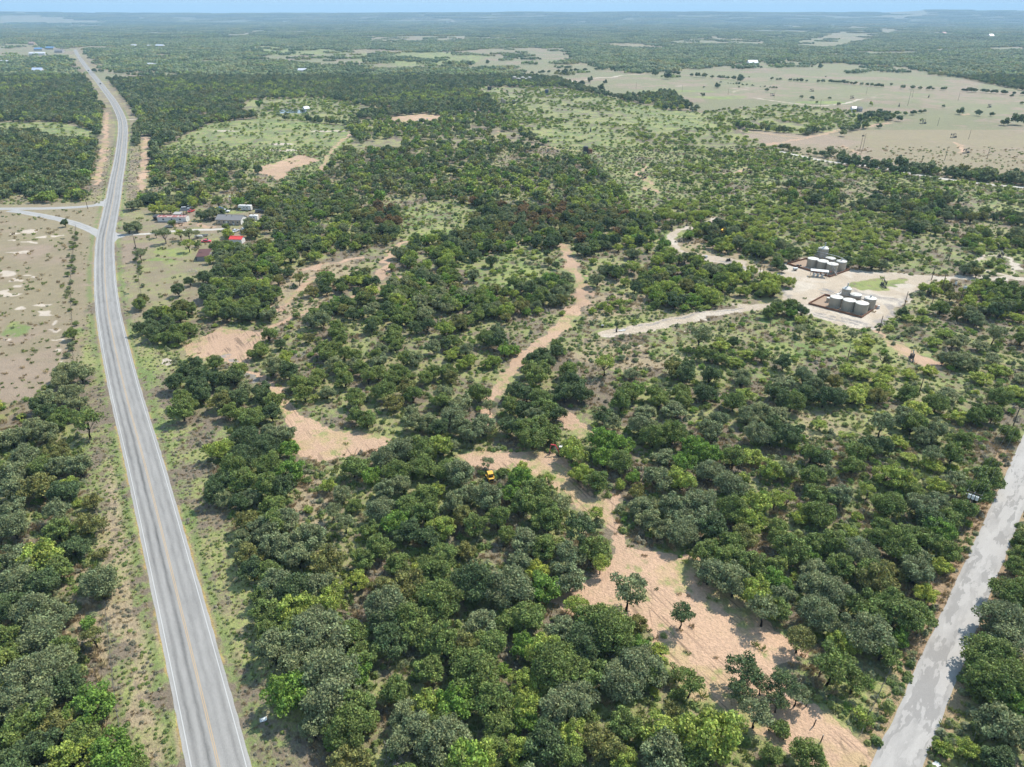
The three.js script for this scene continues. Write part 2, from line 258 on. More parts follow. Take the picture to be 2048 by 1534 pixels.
function groundMap(x0, z0, size, N) {
  const M = masks(x0, z0, size), data = new Uint8Array(N * N * 4), r = size / N, mk = 1024 / size;
  const fine = r < 0.3, mid = r < 1;
  const warp = Math.min(40, Math.max(0.5, r * 3));
  const get = (m, c, u, v) => { // bilinear
    u = clamp(u - 0.5, 0, 1022.99); v = clamp(v - 0.5, 0, 1022.99); const xi = u | 0, yi = v | 0, fx = u - xi, fy = v - yi, k = (yi * 1024 + xi) * 4 + c;
    return ((m[k] * (1 - fx) + m[k + 4] * fx) * (1 - fy) + (m[k + 4096] * (1 - fx) + m[k + 4100] * fx) * fy) / 255;
  };
  for (let j = 0; j < N; j++) for (let i = 0; i < N; i++) {
    const x = x0 + (i + 0.5) * r, z = z0 + (j + 0.5) * r;
    const w1 = vn(x / (warp * 2.2), z / (warp * 2.2)) - 0.5, w2 = vn(x / (warp * 2.2) + 91, z / (warp * 2.2) + 37) - 0.5;
    const wA = mid ? (vn(x / 6.5 + 5, z / 6.5) - 0.5) * 4.2 : 0, wB = mid ? (vn(x / 6.5, z / 6.5 + 44) - 0.5) * 4.2 : 0;
    let u = (i + 0.5) / N * 1024 + (w1 * warp * 2.6 + wA) * mk, v = (j + 0.5) / N * 1024 + (w2 * warp * 2.6 + wB) * mk;
    const n0 = fbm(x / 46, z / 46), n1 = fbm(x / 9 + 50, z / 9), n2 = mid ? fbm(x / 1.7, z / 1.7 + 31) : vn(x / 5, z / 5), n3 = fine ? vn(x / 0.34, z / 0.34) : vn(x / 2.3, z / 2.3), n4 = rnd();
    const earth = get(M[0], 0, u, v), cal = get(M[0], 1, u, v), scr = get(M[0], 2, u, v);
    const pas = get(M[1], 0, u, v), shr = get(M[1], 1, u, v), wood = get(M[1], 2, u, v);
    const dark = get(M[2], 0, u, v), sand = get(M[2], 1, u, v), lush = get(M[2], 2, u, v);
    // litter and dry grass
    const t = sstep(0.35, 0.62, n1 * 0.6 + n2 * 0.4);
    let R = lerp(0.235, 0.385, t), Gn = lerp(0.185, 0.305, t), B = lerp(0.128, 0.178, t);
    if (r > 4) { const wk = wood * 0.75; R = lerp(R, 0.10, wk); Gn = lerp(Gn, 0.115, wk); B = lerp(B, 0.06, wk); }
    // pasture: greyer and pinker, mottled
    const pt = n0 * 0.55 + n1 * 0.3 + fbm(x / 190, z / 60 + 8) * 0.25, pk = sstep(0.42, 0.58, pt);
    const pn = z > -720 ? 1 : 0.25, pr = lerp(lerp(0.335, 0.225, pk), lerp(0.40, 0.335, pk), pn), pg = lerp(lerp(0.260, 0.235, pk), lerp(0.305, 0.275, pk), pn), pb = lerp(lerp(0.175, 0.115, pk), lerp(0.215, 0.165, pk), pn);
    R = lerp(R, pr, pas); Gn = lerp(Gn, pg, pas); B = lerp(B, pb, pas);
    // green growth
    let gr = sstep(0.50, 0.66, n1 * 0.5 + n2 * 0.3 + n0 * 0.2 + shr * 0.24 - pas * 0.09 - scr * 0.06) * (0.35 + 0.65 * sstep(0.38, 0.6, n2 + (n3 - 0.5) * 0.5));
    gr = Math.max(gr * (0.6 + 0.4 * shr) * (1 - 0.55 * pas), lush * sstep(0.25, 0.5, n2 + 0.1 + (n3 - 0.5) * 0.3) * 0.85);
    const gy = sstep(0.4, 0.65, n1);
    R = lerp(R, lerp(0.20, 0.33, gy), gr); Gn = lerp(Gn, lerp(0.29, 0.38, gy), gr); B = lerp(B, lerp(0.07, 0.105, gy), gr);
    // scraped straw
    const sk = scr * 0.75 * sstep(0.3, 0.5, n2) * (1 - gr * 0.7); R = lerp(R, 0.50, sk); Gn = lerp(Gn, 0.39, sk); B = lerp(B, 0.235, sk);
    if (fine || mid) { // straw-coloured strip, tufts and dead weeds beside the highway
      if (inBox(hwBB, x, z) && z > -900) {
        const d = verge0(x, z) - 4.25;
        if (d < 12 && d > -1) {
          const edge = (1 - sstep(0.1, 0.42, d + (n2 - 0.5) * 0.9)) * sstep(0.42, 0.5, n1), band = sstep(0.5, 1.2, d) * (1 - sstep(1.6, 3.4, d + (n1 - 0.5) * 3)) * sstep(0.36, 0.5, n1 * 0.5 + n2 * 0.5);
          R = lerp(R, 0.21, band * 0.8); Gn = lerp(Gn, 0.27, band * 0.8); B = lerp(B, 0.08, band * 0.8);
          R = lerp(R, 0.50, edge * 0.85); Gn = lerp(Gn, 0.35, edge * 0.85); B = lerp(B, 0.13, edge * 0.85);
        }
      }
    }
    if (fine && inBox(laneBB, x, z)) { const d = distLine(lane, x, z) - 2.9; if (d < 4.5) { const k = sstep(-0.3, 0.2, d) * (1 - sstep(2.2, 4.2, d + (n1 - 0.5) * 3)) * 0.85; R = lerp(R, 0.46, k); Gn = lerp(Gn, 0.315, k); B = lerp(B, 0.185, k); } }
    // sand pans, bare earth and caliche
    const sa = sstep(0.35, 0.65, sand * (0.55 + 0.9 * n2)); R = lerp(R, 0.66, sa); Gn = lerp(Gn, 0.56, sa); B = lerp(B, 0.45, sa);
    const se = sstep(0.28, 0.62, earth * (0.62 + 0.75 * n2)) * (1 - 0.8 * sstep(0.57, 0.68, n1 * 0.55 + n2 * 0.45));
    if (se > 0) {
      const s = x * streakDir[0] + z * streakDir[1], q = x * streakDir[1] - z * streakDir[0];
      const st = fine ? Math.min(vn(q * 3.1 + 3.5 * vn(s / 11, q / 7), s * 0.15), 0.12 + vn((q * 0.8 + s * 0.6) * 3 + 4 * vn(s / 8, q / 9), (s * 0.8 - q * 0.6) * 0.16)) : 0.6, straw = sstep(0.52, 0.64, n1);
      const dk = fine ? 1 - 0.5 * sstep(0.30, 0.16, st) * sstep(0.4, 0.7, vn(x / 9 + 7, z / 9)) : 1;
      const er = lerp(0.60, 0.54, straw) * dk * (0.9 + 0.2 * n0), eg = lerp(0.395, 0.38, straw) * dk * (0.9 + 0.2 * n0), eb = lerp(0.262, 0.215, straw) * dk * (0.9 + 0.2 * n0);
      R = lerp(R, er, se * (0.86 + 0.14 * n3)); Gn = lerp(Gn, eg, se * (0.86 + 0.14 * n3)); B = lerp(B, eb, se * (0.86 + 0.14 * n3));
    }
    const sc = sstep(0.3, 0.6, cal * (0.66 + 0.68 * n2)); const cy = sstep(0.4, 0.62, n1);
    R = lerp(R, lerp(0.68, 0.60, cy), sc); Gn = lerp(Gn, lerp(0.585, 0.49, cy), sc); B = lerp(B, lerp(0.47, 0.365, cy), sc);
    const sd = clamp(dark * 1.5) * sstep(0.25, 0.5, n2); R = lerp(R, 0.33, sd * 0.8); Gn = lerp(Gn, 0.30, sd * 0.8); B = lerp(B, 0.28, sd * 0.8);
    // grain
    let q = (fine ? 0.66 + 0.42 * n3 * (1 - 0.5 * se) + 0.21 * se + 0.24 * n4 : 0.87 + 0.14 * n3 + 0.12 * n4) * (0.9 + 0.2 * n0);
    q *= 0.64; const k = (j * N + i) * 4; data[k] = enc(R * q); data[k + 1] = enc(Gn * q); data[k + 2] = enc(B * q); data[k + 3] = 255;
  }
  const tx = new THREE.DataTexture(data, N, N); tx.colorSpace = THREE.SRGBColorSpace; tx.magFilter = THREE.LinearFilter; tx.minFilter = THREE.LinearFilter; tx.needsUpdate = true;
  return tx;
}
// distance to the highway, coarse look-up (the line is sampled every 4 m)
const hwGrid = new Map();
highway.forEach((p, i) => { const k = Math.floor(p.z / 16); for (let e = -1; e <= 1; e++) { if (!hwGrid.has(k + e)) hwGrid.set(k + e, []); hwGrid.get(k + e).push(i); } });
function verge0(x, z) { let b = 1e9; const L = hwGrid.get(Math.floor(z / 16)); if (!L) return b; for (const i of L) { const p = highway[i], n = highway[i + 1] || highway[i]; const dx = n.x - p.x, dz = n.z - p.z, l = dx * dx + dz * dz || 1, t = clamp(((x - p.x) * dx + (z - p.z) * dz) / l), ex = x - p.x - dx * t, ez = z - p.z - dz * t, d = ex * ex + ez * ez; if (d < b) b = d; } return Math.sqrt(b); }

function bumpTile(N, f) { const d = new Uint8Array(N * N * 4); for (let j = 0; j < N; j++) for (let i = 0; i < N; i++) { const v = clamp(f(i / N, j / N)) * 255, k = (j * N + i) * 4; d[k] = d[k + 1] = d[k + 2] = v; d[k + 3] = 255; } const t = new THREE.DataTexture(d, N, N); t.wrapS = t.wrapT = THREE.RepeatWrapping; t.magFilter = THREE.LinearFilter; t.needsUpdate = true; return t; }
const wrapn = (x, y, p) => { const X = ((x % p) + p) % p, Y = ((y % p) + p) % p, fx = sstep(p - 1, p, X), fy = sstep(p - 1, p, Y); return lerp(lerp(vn(X, Y), vn(X - p, Y), fx), lerp(vn(X, Y - p), vn(X - p, Y - p), fx), fy); };
const soilBump = bumpTile(512, (u, v) => 0.5 * wrapn(u * 24, v * 24, 24) + 0.3 * wrapn(u * 64 + 0.5, v * 64, 64) + 0.2 * wrapn(u * 128, v * 128, 128));
soilBump.channel = 1;
const TILES = [[128, -256, 0, 2048], [512, -1000, 24, 2048], [2600, -5000, 200, 2048], [16000, -16500, 15500, 2048]];
{
  const mats = TILES.map(([h, z0, z1, N], i) => {
    const tx = groundMap(-h, z0, 2 * h, N);
    return new THREE.MeshStandardMaterial({ map: tx, roughness: 0.96, metalness: 0, ...(i < 2 ? { bumpMap: soilBump, bumpScale: 0.22 } : {}) });
  });
  const lines = (a, step) => { const o = []; for (const [lo, hi, s] of step) for (let v = lo; v < hi - 1; v += s) o.push(v); o.push(step[step.length - 1][1]); return o; };
  const xs = lines(0, [[-16000, -2600, 268], [-2600, -512, 174], [-512, -128, 128], [-128, 128, 64], [128, 512, 128], [512, 2600, 174], [2600, 16000, 268]]);
  const zs = lines(0, [[-16500, -5000, 200], [-5000, -1000, 160], [-1000, -256, 124], [-256, 0, 64], [0, 24, 24], [24, 200, 88], [200, 15500, 3060]]);
  const buckets = TILES.map(() => []);
  for (let j = 0; j + 1 < zs.length; j++) for (let i = 0; i + 1 < xs.length; i++) {
    const cx = (xs[i] + xs[i + 1]) / 2, cz = (zs[j] + zs[j + 1]) / 2;
    buckets[TILES.findIndex(([h, a, b]) => Math.abs(cx) < h && cz > a && cz < b)].push([xs[i], xs[i + 1], zs[j], zs[j + 1]]);
  }
  const P = [], Nn = [], U = [], U1 = [], I = [], geo = new THREE.BufferGeometry();
  buckets.forEach((b, m) => {
    const [h, z0] = TILES[m], from = I.length;
    for (const [xa, xb, za, zb] of b) {
      const k = P.length / 3;
      for (const [x, z] of [[xa, za], [xb, za], [xb, zb], [xa, zb]]) {
        P.push(x, terrain(x, z), z); const e = 40, n = V(terrain(x - e, z) - terrain(x + e, z), 2 * e, terrain(x, z - e) - terrain(x, z + e)).normalize(); Nn.push(n.x, n.y, n.z);
        U.push((x + h) / (2 * h), (z - z0) / (2 * h)); U1.push(x / 7, z / 7);
      }
      I.push(k, k + 2, k + 1, k, k + 3, k + 2);
    }
    geo.addGroup(from, I.length - from, m);
  });
  geo.setAttribute('position', new THREE.Float32BufferAttribute(P, 3)); geo.setAttribute('normal', new THREE.Float32BufferAttribute(Nn, 3));
  geo.setAttribute('uv', new THREE.Float32BufferAttribute(U, 2)); geo.setAttribute('uv1', new THREE.Float32BufferAttribute(U1, 2)); geo.setIndex(I);
  struct('ground', geo, mats);
}

// ---------------------------------------------------------------- roads
function ribbon(line, off0, off1, y, vScale = 1, ragged = 0) {
  const P = [], U = [], N = [], I = []; let s = 0;
  for (let i = 0; i < line.length; i++) {
    const a = line[Math.max(0, i - 1)], b = line[Math.min(line.length - 1, i + 1)], t = b.clone().sub(a).normalize(), nx = -t.z, nz = t.x, p = line[i];
    if (i) s += p.distanceTo(line[i - 1]);
    const r0 = ragged * (fbm(s / 2.2, off0) - 0.5), r1 = ragged * (fbm(s / 2.2, off1 + 40) - 0.5);
    P.push(p.x + nx * (off0 + r0), y + terrain(p.x, p.z), p.z + nz * (off0 + r0), p.x + nx * (off1 + r1), y + terrain(p.x, p.z), p.z + nz * (off1 + r1));
    U.push(0, s / vScale, 1, s / vScale); N.push(0, 1, 0, 0, 1, 0);
    if (i) { const k = i * 2; I.push(k - 2, k - 1, k, k - 1, k + 1, k); }
  }
  const g = new THREE.BufferGeometry(); g.setAttribute('position', new THREE.Float32BufferAttribute(P, 3)); g.setAttribute('normal', new THREE.Float32BufferAttribute(N, 3)); g.setAttribute('uv', new THREE.Float32BufferAttribute(U, 2)); g.setIndex(I);
  return g;
}
const pk_ = 0.64;
function paint(W, H, f) {
  const d = new Uint8Array(W * H * 4);
  for (let j = 0; j < H; j++) for (let i = 0; i < W; i++) { const c = f(i / W, j / H), k = (j * W + i) * 4; d[k] = enc(c[0] * pk_); d[k + 1] = enc(c[1] * pk_); d[k + 2] = enc(c[2] * pk_); d[k + 3] = 255; }
  const t = new THREE.DataTexture(d, W, H); t.colorSpace = THREE.SRGBColorSpace; t.wrapT = THREE.RepeatWrapping; t.magFilter = THREE.LinearFilter; t.needsUpdate = true; return t;
}
{
  // chip-seal: pale stone rubbed darker (bitumen) along the four wheel paths
  const map = paint(256, 2048, (u, v) => {
    const x = (u - 0.5) * 8.6, s = v * 240, wob = (fbm(3, s / 26) - 0.5) * 0.35;
    let p = 0; for (const [c, k] of [[-2.75, 0.75], [-1.15, 1], [1.2, 0.42], [2.75, 0.5]]) { const e = (x - c - wob) / 0.36; p = Math.max(p, k * Math.exp(-e * e) * (0.55 + 0.9 * fbm(x * 1.5, s / 17))); }
    const wear = fbm(x / 1.3, s / 9), g = 0.355 + (wear - 0.5) * 0.10 - p * 0.15 + (rnd() - 0.5) * 0.12 + (vn(x * 3, s * 0.4) - 0.5) * 0.05;
    const edge = sstep(3.75, 4.1, Math.abs(x)) * 0.05;
    return [(g + edge) * 1.03, (g + edge) * 0.995, (g + edge) * 0.935];
  });
  const fineHw = spline(highway.filter((_, i) => i % 3 === 0 || i === highway.length - 1), 1.4);
  const rd = struct('road', ribbon(fineHw, -4.25, 4.25, 0.02, 240, 0.32), new THREE.MeshStandardMaterial({ map, roughness: 0.93, bumpMap: soilBump, bumpScale: 0.006 }));
  const white = mat(0.40, 0.40, 0.385, 0.8), yellow = mat(0.36, 0.26, 0.15, 0.8);
  for (const o of [-3.62, 3.5]) part(rd, 'edge_line', ribbon(fineHw, o, o + 0.12, 0.026, 1), white);
  for (const o of [-0.19, 0.07]) part(rd, 'centre_line', ribbon(fineHw, o, o + 0.12, 0.026, 1), yellow);
  // the patched lane
  const lmap = paint(256, 2048, (u, v) => {
    const x = (u - 0.5) * 6.2, s = v * 262;
    let g = 0.44 + (fbm(x / 1.1, s / 3.5) - 0.5) * 0.2;
    const pale = sstep(0.52, 0.56, fbm(x / 1.9 + 9, s / 7.5)), old = sstep(0.55, 0.575, fbm(x / 1.5 + 40, s / 5.2 + 11));
    g = lerp(g, 0.55, pale * 0.6); g = lerp(g, 0.33, old * 0.85); g = lerp(g, 0.50, sstep(0.6, 0.62, fbm(x / 0.9 + 70, s / 2.4)) * 0.8);
    g = lerp(g, 0.45, sstep(2.2, 2.75, Math.abs(x) + (fbm(x, s / 2) - 0.5) * 1.2) * 0.75);
    g += (rnd() - 0.5) * 0.07;
    return [g * 1.02, g * 0.965, g * 0.90];
  });
  struct('road', ribbon(spline([lane[0], lane[1]], 1.5), -2.95, 2.95, 0.02, 262, 0.5), new THREE.MeshStandardMaterial({ map: lmap, roughness: 0.95, bumpMap: soilBump, bumpScale: 0.01 }));
  const smap = paint(64, 512, (u, v) => { const x = (u - 0.5) * 6, s = v * 60, g = 0.44 + (fbm(x / 1.3, s / 5) - 0.5) * 0.16 - 0.07 * Math.exp(-Math.pow((Math.abs(x) - 1) / 0.45, 2)) + (rnd() - 0.5) * 0.06; return [g * 1.03, g * 1.0, g * 0.95]; });
  const sm = new THREE.MeshStandardMaterial({ map: smap, roughness: 0.95 });
  struct('side_road', ribbon(sideRoadA, -2.7, 2.7, 0.008, 60, 0.6), sm); struct('side_road', ribbon(sideRoadB, -2.7, 2.7, 0.012, 60, 0.6), sm);
  const dmap = paint(64, 512, (u, v) => { const x = (u - 0.5) * 4, s = v * 60, g = 0.60 + (fbm(x, s / 4) - 0.5) * 0.25 + (rnd() - 0.5) * 0.06; return [g, g * 0.93, g * 0.82]; });
  struct('driveway', ribbon(driveway, -1.7, 1.7, 0.014, 60, 0.9), new THREE.MeshStandardMaterial({ map: dmap, roughness: 0.97 }));
  struct('track_road', ribbon(farRoad, -2.6, 2.6, 0.012, 60, 1.2), new THREE.MeshStandardMaterial({ map: dmap, roughness: 0.97 }));
  // aprons where the side roads and the driveway flare out to meet the highway
  const fan = (pts) => { const s = new THREE.Shape(GP(pts).map((p) => new THREE.Vector2(p.x, -p.z))); const g = new THREE.ShapeGeometry(s).rotateX(-Math.PI / 2).translate(0, 0.016, 0); return g; };
  struct('road_apron', fan([207, 400, 222, 390, 222, 424, 204, 412, 190, 412, 190, 408]), sm);
  struct('road_apron', fan([180, 457, 198, 461, 208, 440, 208, 500, 199, 486, 190, 472]), sm);
  struct('road_apron', fan([228, 462, 236, 467, 250, 469, 250, 473, 236, 477, 228, 486]), sm);
}
// pond
{
  const P = GP([552, 221.5, 575, 219, 598, 220, 612, 223, 606, 226.5, 580, 226, 560, 227, 546, 225]);
  const s = new THREE.Shape(spline([...P, P[0]], 6).map((p) => new THREE.Vector2(p.x, -p.z)));
  struct('pond_water', new THREE.ShapeGeometry(s).rotateX(-Math.PI / 2).translate(0, 0.05, 0), mat(0.10, 0.13, 0.13, 0.06));
}
console.log('ground done');
// ---------------------------------------------------------------- trees
const leafMat = {}, LEAF = { // leaf colours by kind
  0: [0.118, 0.172, 0.062], 1: [0.195, 0.258, 0.064], 2: [0.240, 0.280, 0.130], 3: [0.330, 0.400, 0.078], 4: [0.235, 0.240, 0.070], 5: [0.270, 0.175, 0.070], 8: [0.190, 0.310, 0.050],
};
const leafBase = (c) => new THREE.MeshPhysicalMaterial({ color: lin(...c), vertexColors: true, roughness: 0.7, specularIntensity: 0.4, transmission: 0.4, thickness: 0, side: THREE.DoubleSide });
for (const k in LEAF) leafMat[k] = leafBase(LEAF[k]);
const leafInst = leafBase([1, 1, 1]);
const bark = mat(0.10, 0.082, 0.066, 0.95), greyWood = mat(0.34, 0.31, 0.28, 0.9);

class Tris { // triangle soup with colours
  constructor() { this.p = []; this.c = []; this.i = []; }
  quad(c, n, up, w, h, col, fold = 0.25) {
    const r = V().crossVectors(up, n); if (r.lengthSq() < 1e-6) r.set(1, 0, 0); r.normalize(); const u = V().crossVectors(n, r);
    const k = this.p.length / 3;
    for (const [a, b, f] of [[-1, 0, -1], [0, -1, 1], [1, 0, -1], [0, 1, 1]]) {
      this.p.push(c.x + r.x * a * w + u.x * b * h + n.x * f * fold * w * 0.5, c.y + r.y * a * w + u.y * b * h + n.y * f * fold * w * 0.5, c.z + r.z * a * w + u.z * b * h + n.z * f * fold * w * 0.5);
      this.c.push(...col);
    }
    this.i.push(k, k + 1, k + 3, k + 1, k + 2, k + 3);
  }
  geo(vc = true) {
    const g = new THREE.BufferGeometry(); g.setAttribute('position', new THREE.Float32BufferAttribute(this.p, 3));
    if (vc) g.setAttribute('color', new THREE.Float32BufferAttribute(this.c, 3));
    g.setIndex(this.i); return g;
  }
}
function tube(pts, radii, n = 6) {
  const P = [], I = [], N = [];
  for (let i = 0; i < pts.length; i++) {
    const t = pts[Math.min(i + 1, pts.length - 1)].clone().sub(pts[Math.max(0, i - 1)]).normalize();
    const a = V().crossVectors(t, Math.abs(t.y) > 0.9 ? V(1, 0, 0) : V(0, 1, 0)).normalize(), b = V().crossVectors(t, a);
    for (let k = 0; k < n; k++) { const q = k / n * 6.2832, ca = Math.cos(q), sa = Math.sin(q); N.push(a.x * ca + b.x * sa, a.y * ca + b.y * sa, a.z * ca + b.z * sa); P.push(pts[i].x + radii[i] * N[N.length - 3], pts[i].y + radii[i] * N[N.length - 2], pts[i].z + radii[i] * N[N.length - 1]); }
    if (i) for (let k = 0; k < n; k++) { const q = (i - 1) * n, r = (k + 1) % n; I.push(q + k, q + n + k, q + r, q + r, q + n + k, q + n + r); }
  }
  const g = new THREE.BufferGeometry(); g.setAttribute('position', new THREE.Float32BufferAttribute(P, 3)); g.setAttribute('normal', new THREE.Float32BufferAttribute(N, 3)); g.setIndex(I); return g;
}
const onSphere = () => { const z = rr(-1, 1), a = rr(0, 6.2832), r = Math.sqrt(1 - z * z); return V(r * Math.cos(a), z, r * Math.sin(a)); };
function limb(a, b, r0, r1, bend = 0.12) {
  const L = a.distanceTo(b), m1 = a.clone().lerp(b, 0.35).add(V(rr(-bend, bend) * L, rr(0, bend) * L, rr(-bend, bend) * L)), m2 = a.clone().lerp(b, 0.7).add(V(rr(-bend, bend) * L, rr(0, bend) * L, rr(-bend, bend) * L));
  return tube([a, m1, m2, b], [r0, lerp(r0, r1, 0.4), lerp(r0, r1, 0.75), r1], 5);
}
// one tree of crown width w and height h (metres); clumps of leaf sprays carried by limbs
function makeTree({ w, h, clumps, leaves, leaf, clumpR = 0.15, low = 0.3, top = 1, lean = 0, wild = 0.2, upright = 0.25, multi = 1, inner = 0.12 }) {
  const T = new Tris(), wood = [], cy = h * (1 + low) / 2, ry = h * (1 - low) / 2 * 0.95, rx = w / 2;
  const ph = rr(0, 50), C = [];
  for (let i = 0; i < clumps; i++) {
    const d = onSphere(); d.y = lerp(d.y, Math.abs(d.y), 0.38); d.normalize();
    const az = Math.atan2(d.z, d.x), lob = 1 - wild + 2 * wild * vn(az * 1.6 + ph, d.y * 2 + ph);
    const q = (i < clumps * inner ? rr(0.2, 0.6) : rr(0.72, 1)) * lob, cr = w * clumpR * rr(0.7, 1.25);
    C.push({ c: V(d.x * (rx - cr * 0.55) * q + lean * h * (0.5 + 0.5 * d.y), cy + d.y * (ry - cr * 0.5) * q * top, d.z * (rx - cr * 0.55) * q), r: cr, t: rr(0.8, 1.22), hue: rr(-1, 1) });
  }
  const vol = C.reduce((s, k) => s + k.r * k.r, 0);
  for (const k of C) {
    const n = Math.round(leaves * k.r * k.r / vol);
    for (let i = 0; i < n; i++) {
      const d = onSphere(); if (d.y < -0.35 && rnd() < 0.6) d.y *= -1;
      const p = k.c.clone().addScaledVector(V(d.x, d.y * 0.78, d.z), k.r * (0.25 + 1.0 * Math.sqrt(rnd())));
      const nn = d.clone().multiplyScalar(0.5).add(V(0, 0.3, 0)).addScaledVector(onSphere(), 1.0).normalize(), s = leaf * rr(0.6, 1.25), b = k.t * (0.5 + 0.95 * Math.pow(rnd(), 1.3)), hu = k.hue * 0.06 + rr(-0.1, 0.1);
      T.quad(p, nn, onSphere().add(V(0, upright * 3, 0)).normalize(), s * 0.5, s * rr(0.5, 0.85), [b * (1 + hu), b, b * (1 - hu * 0.6)]);
    }
  }
  const fork = V(lean * h * 0.3, h * Math.max(0.12, low * 0.75), 0), r0 = w * 0.024 + 0.05;
  for (let m = 0; m < multi; m++) {
    const a = m / multi * 6.28 + rr(0, 1), f = fork.clone().add(V(Math.cos(a) * w * 0.1 * (multi > 1), 0, Math.sin(a) * w * 0.1 * (multi > 1)));
    wood.push(tube([V(0, -0.25, 0), V(0, 0.25, 0), f.clone().multiplyScalar(0.6).add(V(rr(-0.03, 0.03) * h, 0, rr(-0.03, 0.03) * h)), f], [r0 * 1.5 / Math.sqrt(multi), r0 * 1.1 / Math.sqrt(multi), r0 * 0.85 / Math.sqrt(multi), r0 * 0.75 / Math.sqrt(multi)], 7));
    for (let i = m; i < C.length; i += multi) if (i % 2 === 0 || C.length < 14) wood.push(limb(f, C[i].c, r0 * 0.42, r0 * 0.09));
  }
  return { crown: T.geo(), trunk: mergeGeometries(wood), w, h, hc: (cy + h * 0.1) };
}
function bareTree(w, h, n, r0, depth = 3) {
  const wood = [];
  (function grow(a, dir, len, r, d) {
    const b = a.clone().addScaledVector(dir, len); wood.push(limb(a, b, r, r * 0.6, 0.1));
    if (d) for (let i = 0; i < (d === depth ? n : 3); i++) grow(a.clone().lerp(b, rr(0.6, 1)), dir.clone().multiplyScalar(0.7).add(onSphere().multiplyScalar(0.85)).add(V(0, 0.15, 0)).normalize(), len * rr(0.5, 0.78), r * 0.55, d - 1);
  })(V(0, -0.2, 0), V(rr(-0.15, 0.15), 1, rr(-0.1, 0.1)).normalize(), h * 0.38, r0, depth);
  return { trunk: mergeGeometries(wood), w, h, hc: h * 0.6 };
}
const SHAPES = { // a few variants of each build
  big: [0, 1, 2, 3].map(() => makeTree({ w: 8, h: rr(6.2, 7.2), clumps: 70, leaves: 8600, leaf: 0.29, clumpR: 0.115, low: 0.1, wild: 0.34 })),
  oak: [0, 1, 2, 3, 4].map(() => makeTree({ w: 5.6, h: rr(5.2, 6.0), clumps: 46, leaves: 5200, leaf: 0.27, clumpR: 0.125, low: 0.07, wild: 0.36 })),
  soft: [0, 1, 2].map(() => makeTree({ w: 5.2, h: rr(4.9, 5.6), clumps: 48, leaves: 4800, leaf: 0.25, clumpR: 0.115, low: 0.05, wild: 0.42, upright: 0.8, multi: 2 })),
  open: [0, 1, 2].map((k) => makeTree({ w: 5.2, h: rr(5.4, 6.2), clumps: 24, leaves: 1900, leaf: 0.27, clumpR: 0.13, low: 0.36, wild: 0.34, lean: [0, 0.12, -0.08][k] })),
  bush: [0, 1, 2].map(() => makeTree({ w: 2.6, h: rr(1.8, 2.2), clumps: 15, leaves: 1100, leaf: 0.24, clumpR: 0.2, low: 0.04, wild: 0.3, upright: 0.8, multi: 3 })),
  thin: [0, 1].map(() => makeTree({ w: 3, h: rr(2.4, 2.8), clumps: 14, leaves: 520, leaf: 0.23, clumpR: 0.17, low: 0.1, wild: 0.35, upright: 1, multi: 3 })),
};
const DEAD = [bareTree(6, 6.5, 5, 0.26, 3), bareTree(4, 5, 3, 0.18, 3), bareTree(3, 4, 3, 0.13, 2)];
// mid-distance tree: fewer, larger sprays
const MIDS = [0, 1, 2, 3, 4].map(() => makeTree({ w: 5.6, h: rr(4.8, 6.0), clumps: 18, leaves: 760, leaf: 0.70, clumpR: 0.17, low: 0.03, wild: 0.36 }));
const MIDB = [0, 1, 2].map(() => makeTree({ w: 3.4, h: rr(2.3, 2.9), clumps: 12, leaves: 320, leaf: 0.60, clumpR: 0.2, low: 0.03, wild: 0.32, multi: 2 }));
const shapeOf = (t, w) => { const sparse = t >= 10; return sparse ? (w < 3.2 ? 'thin' : 'open') : w < 3.1 ? 'bush' : (t === 3 || t === 4 || t === 8) ? 'soft' : w > 6.6 ? 'big' : 'oak'; };

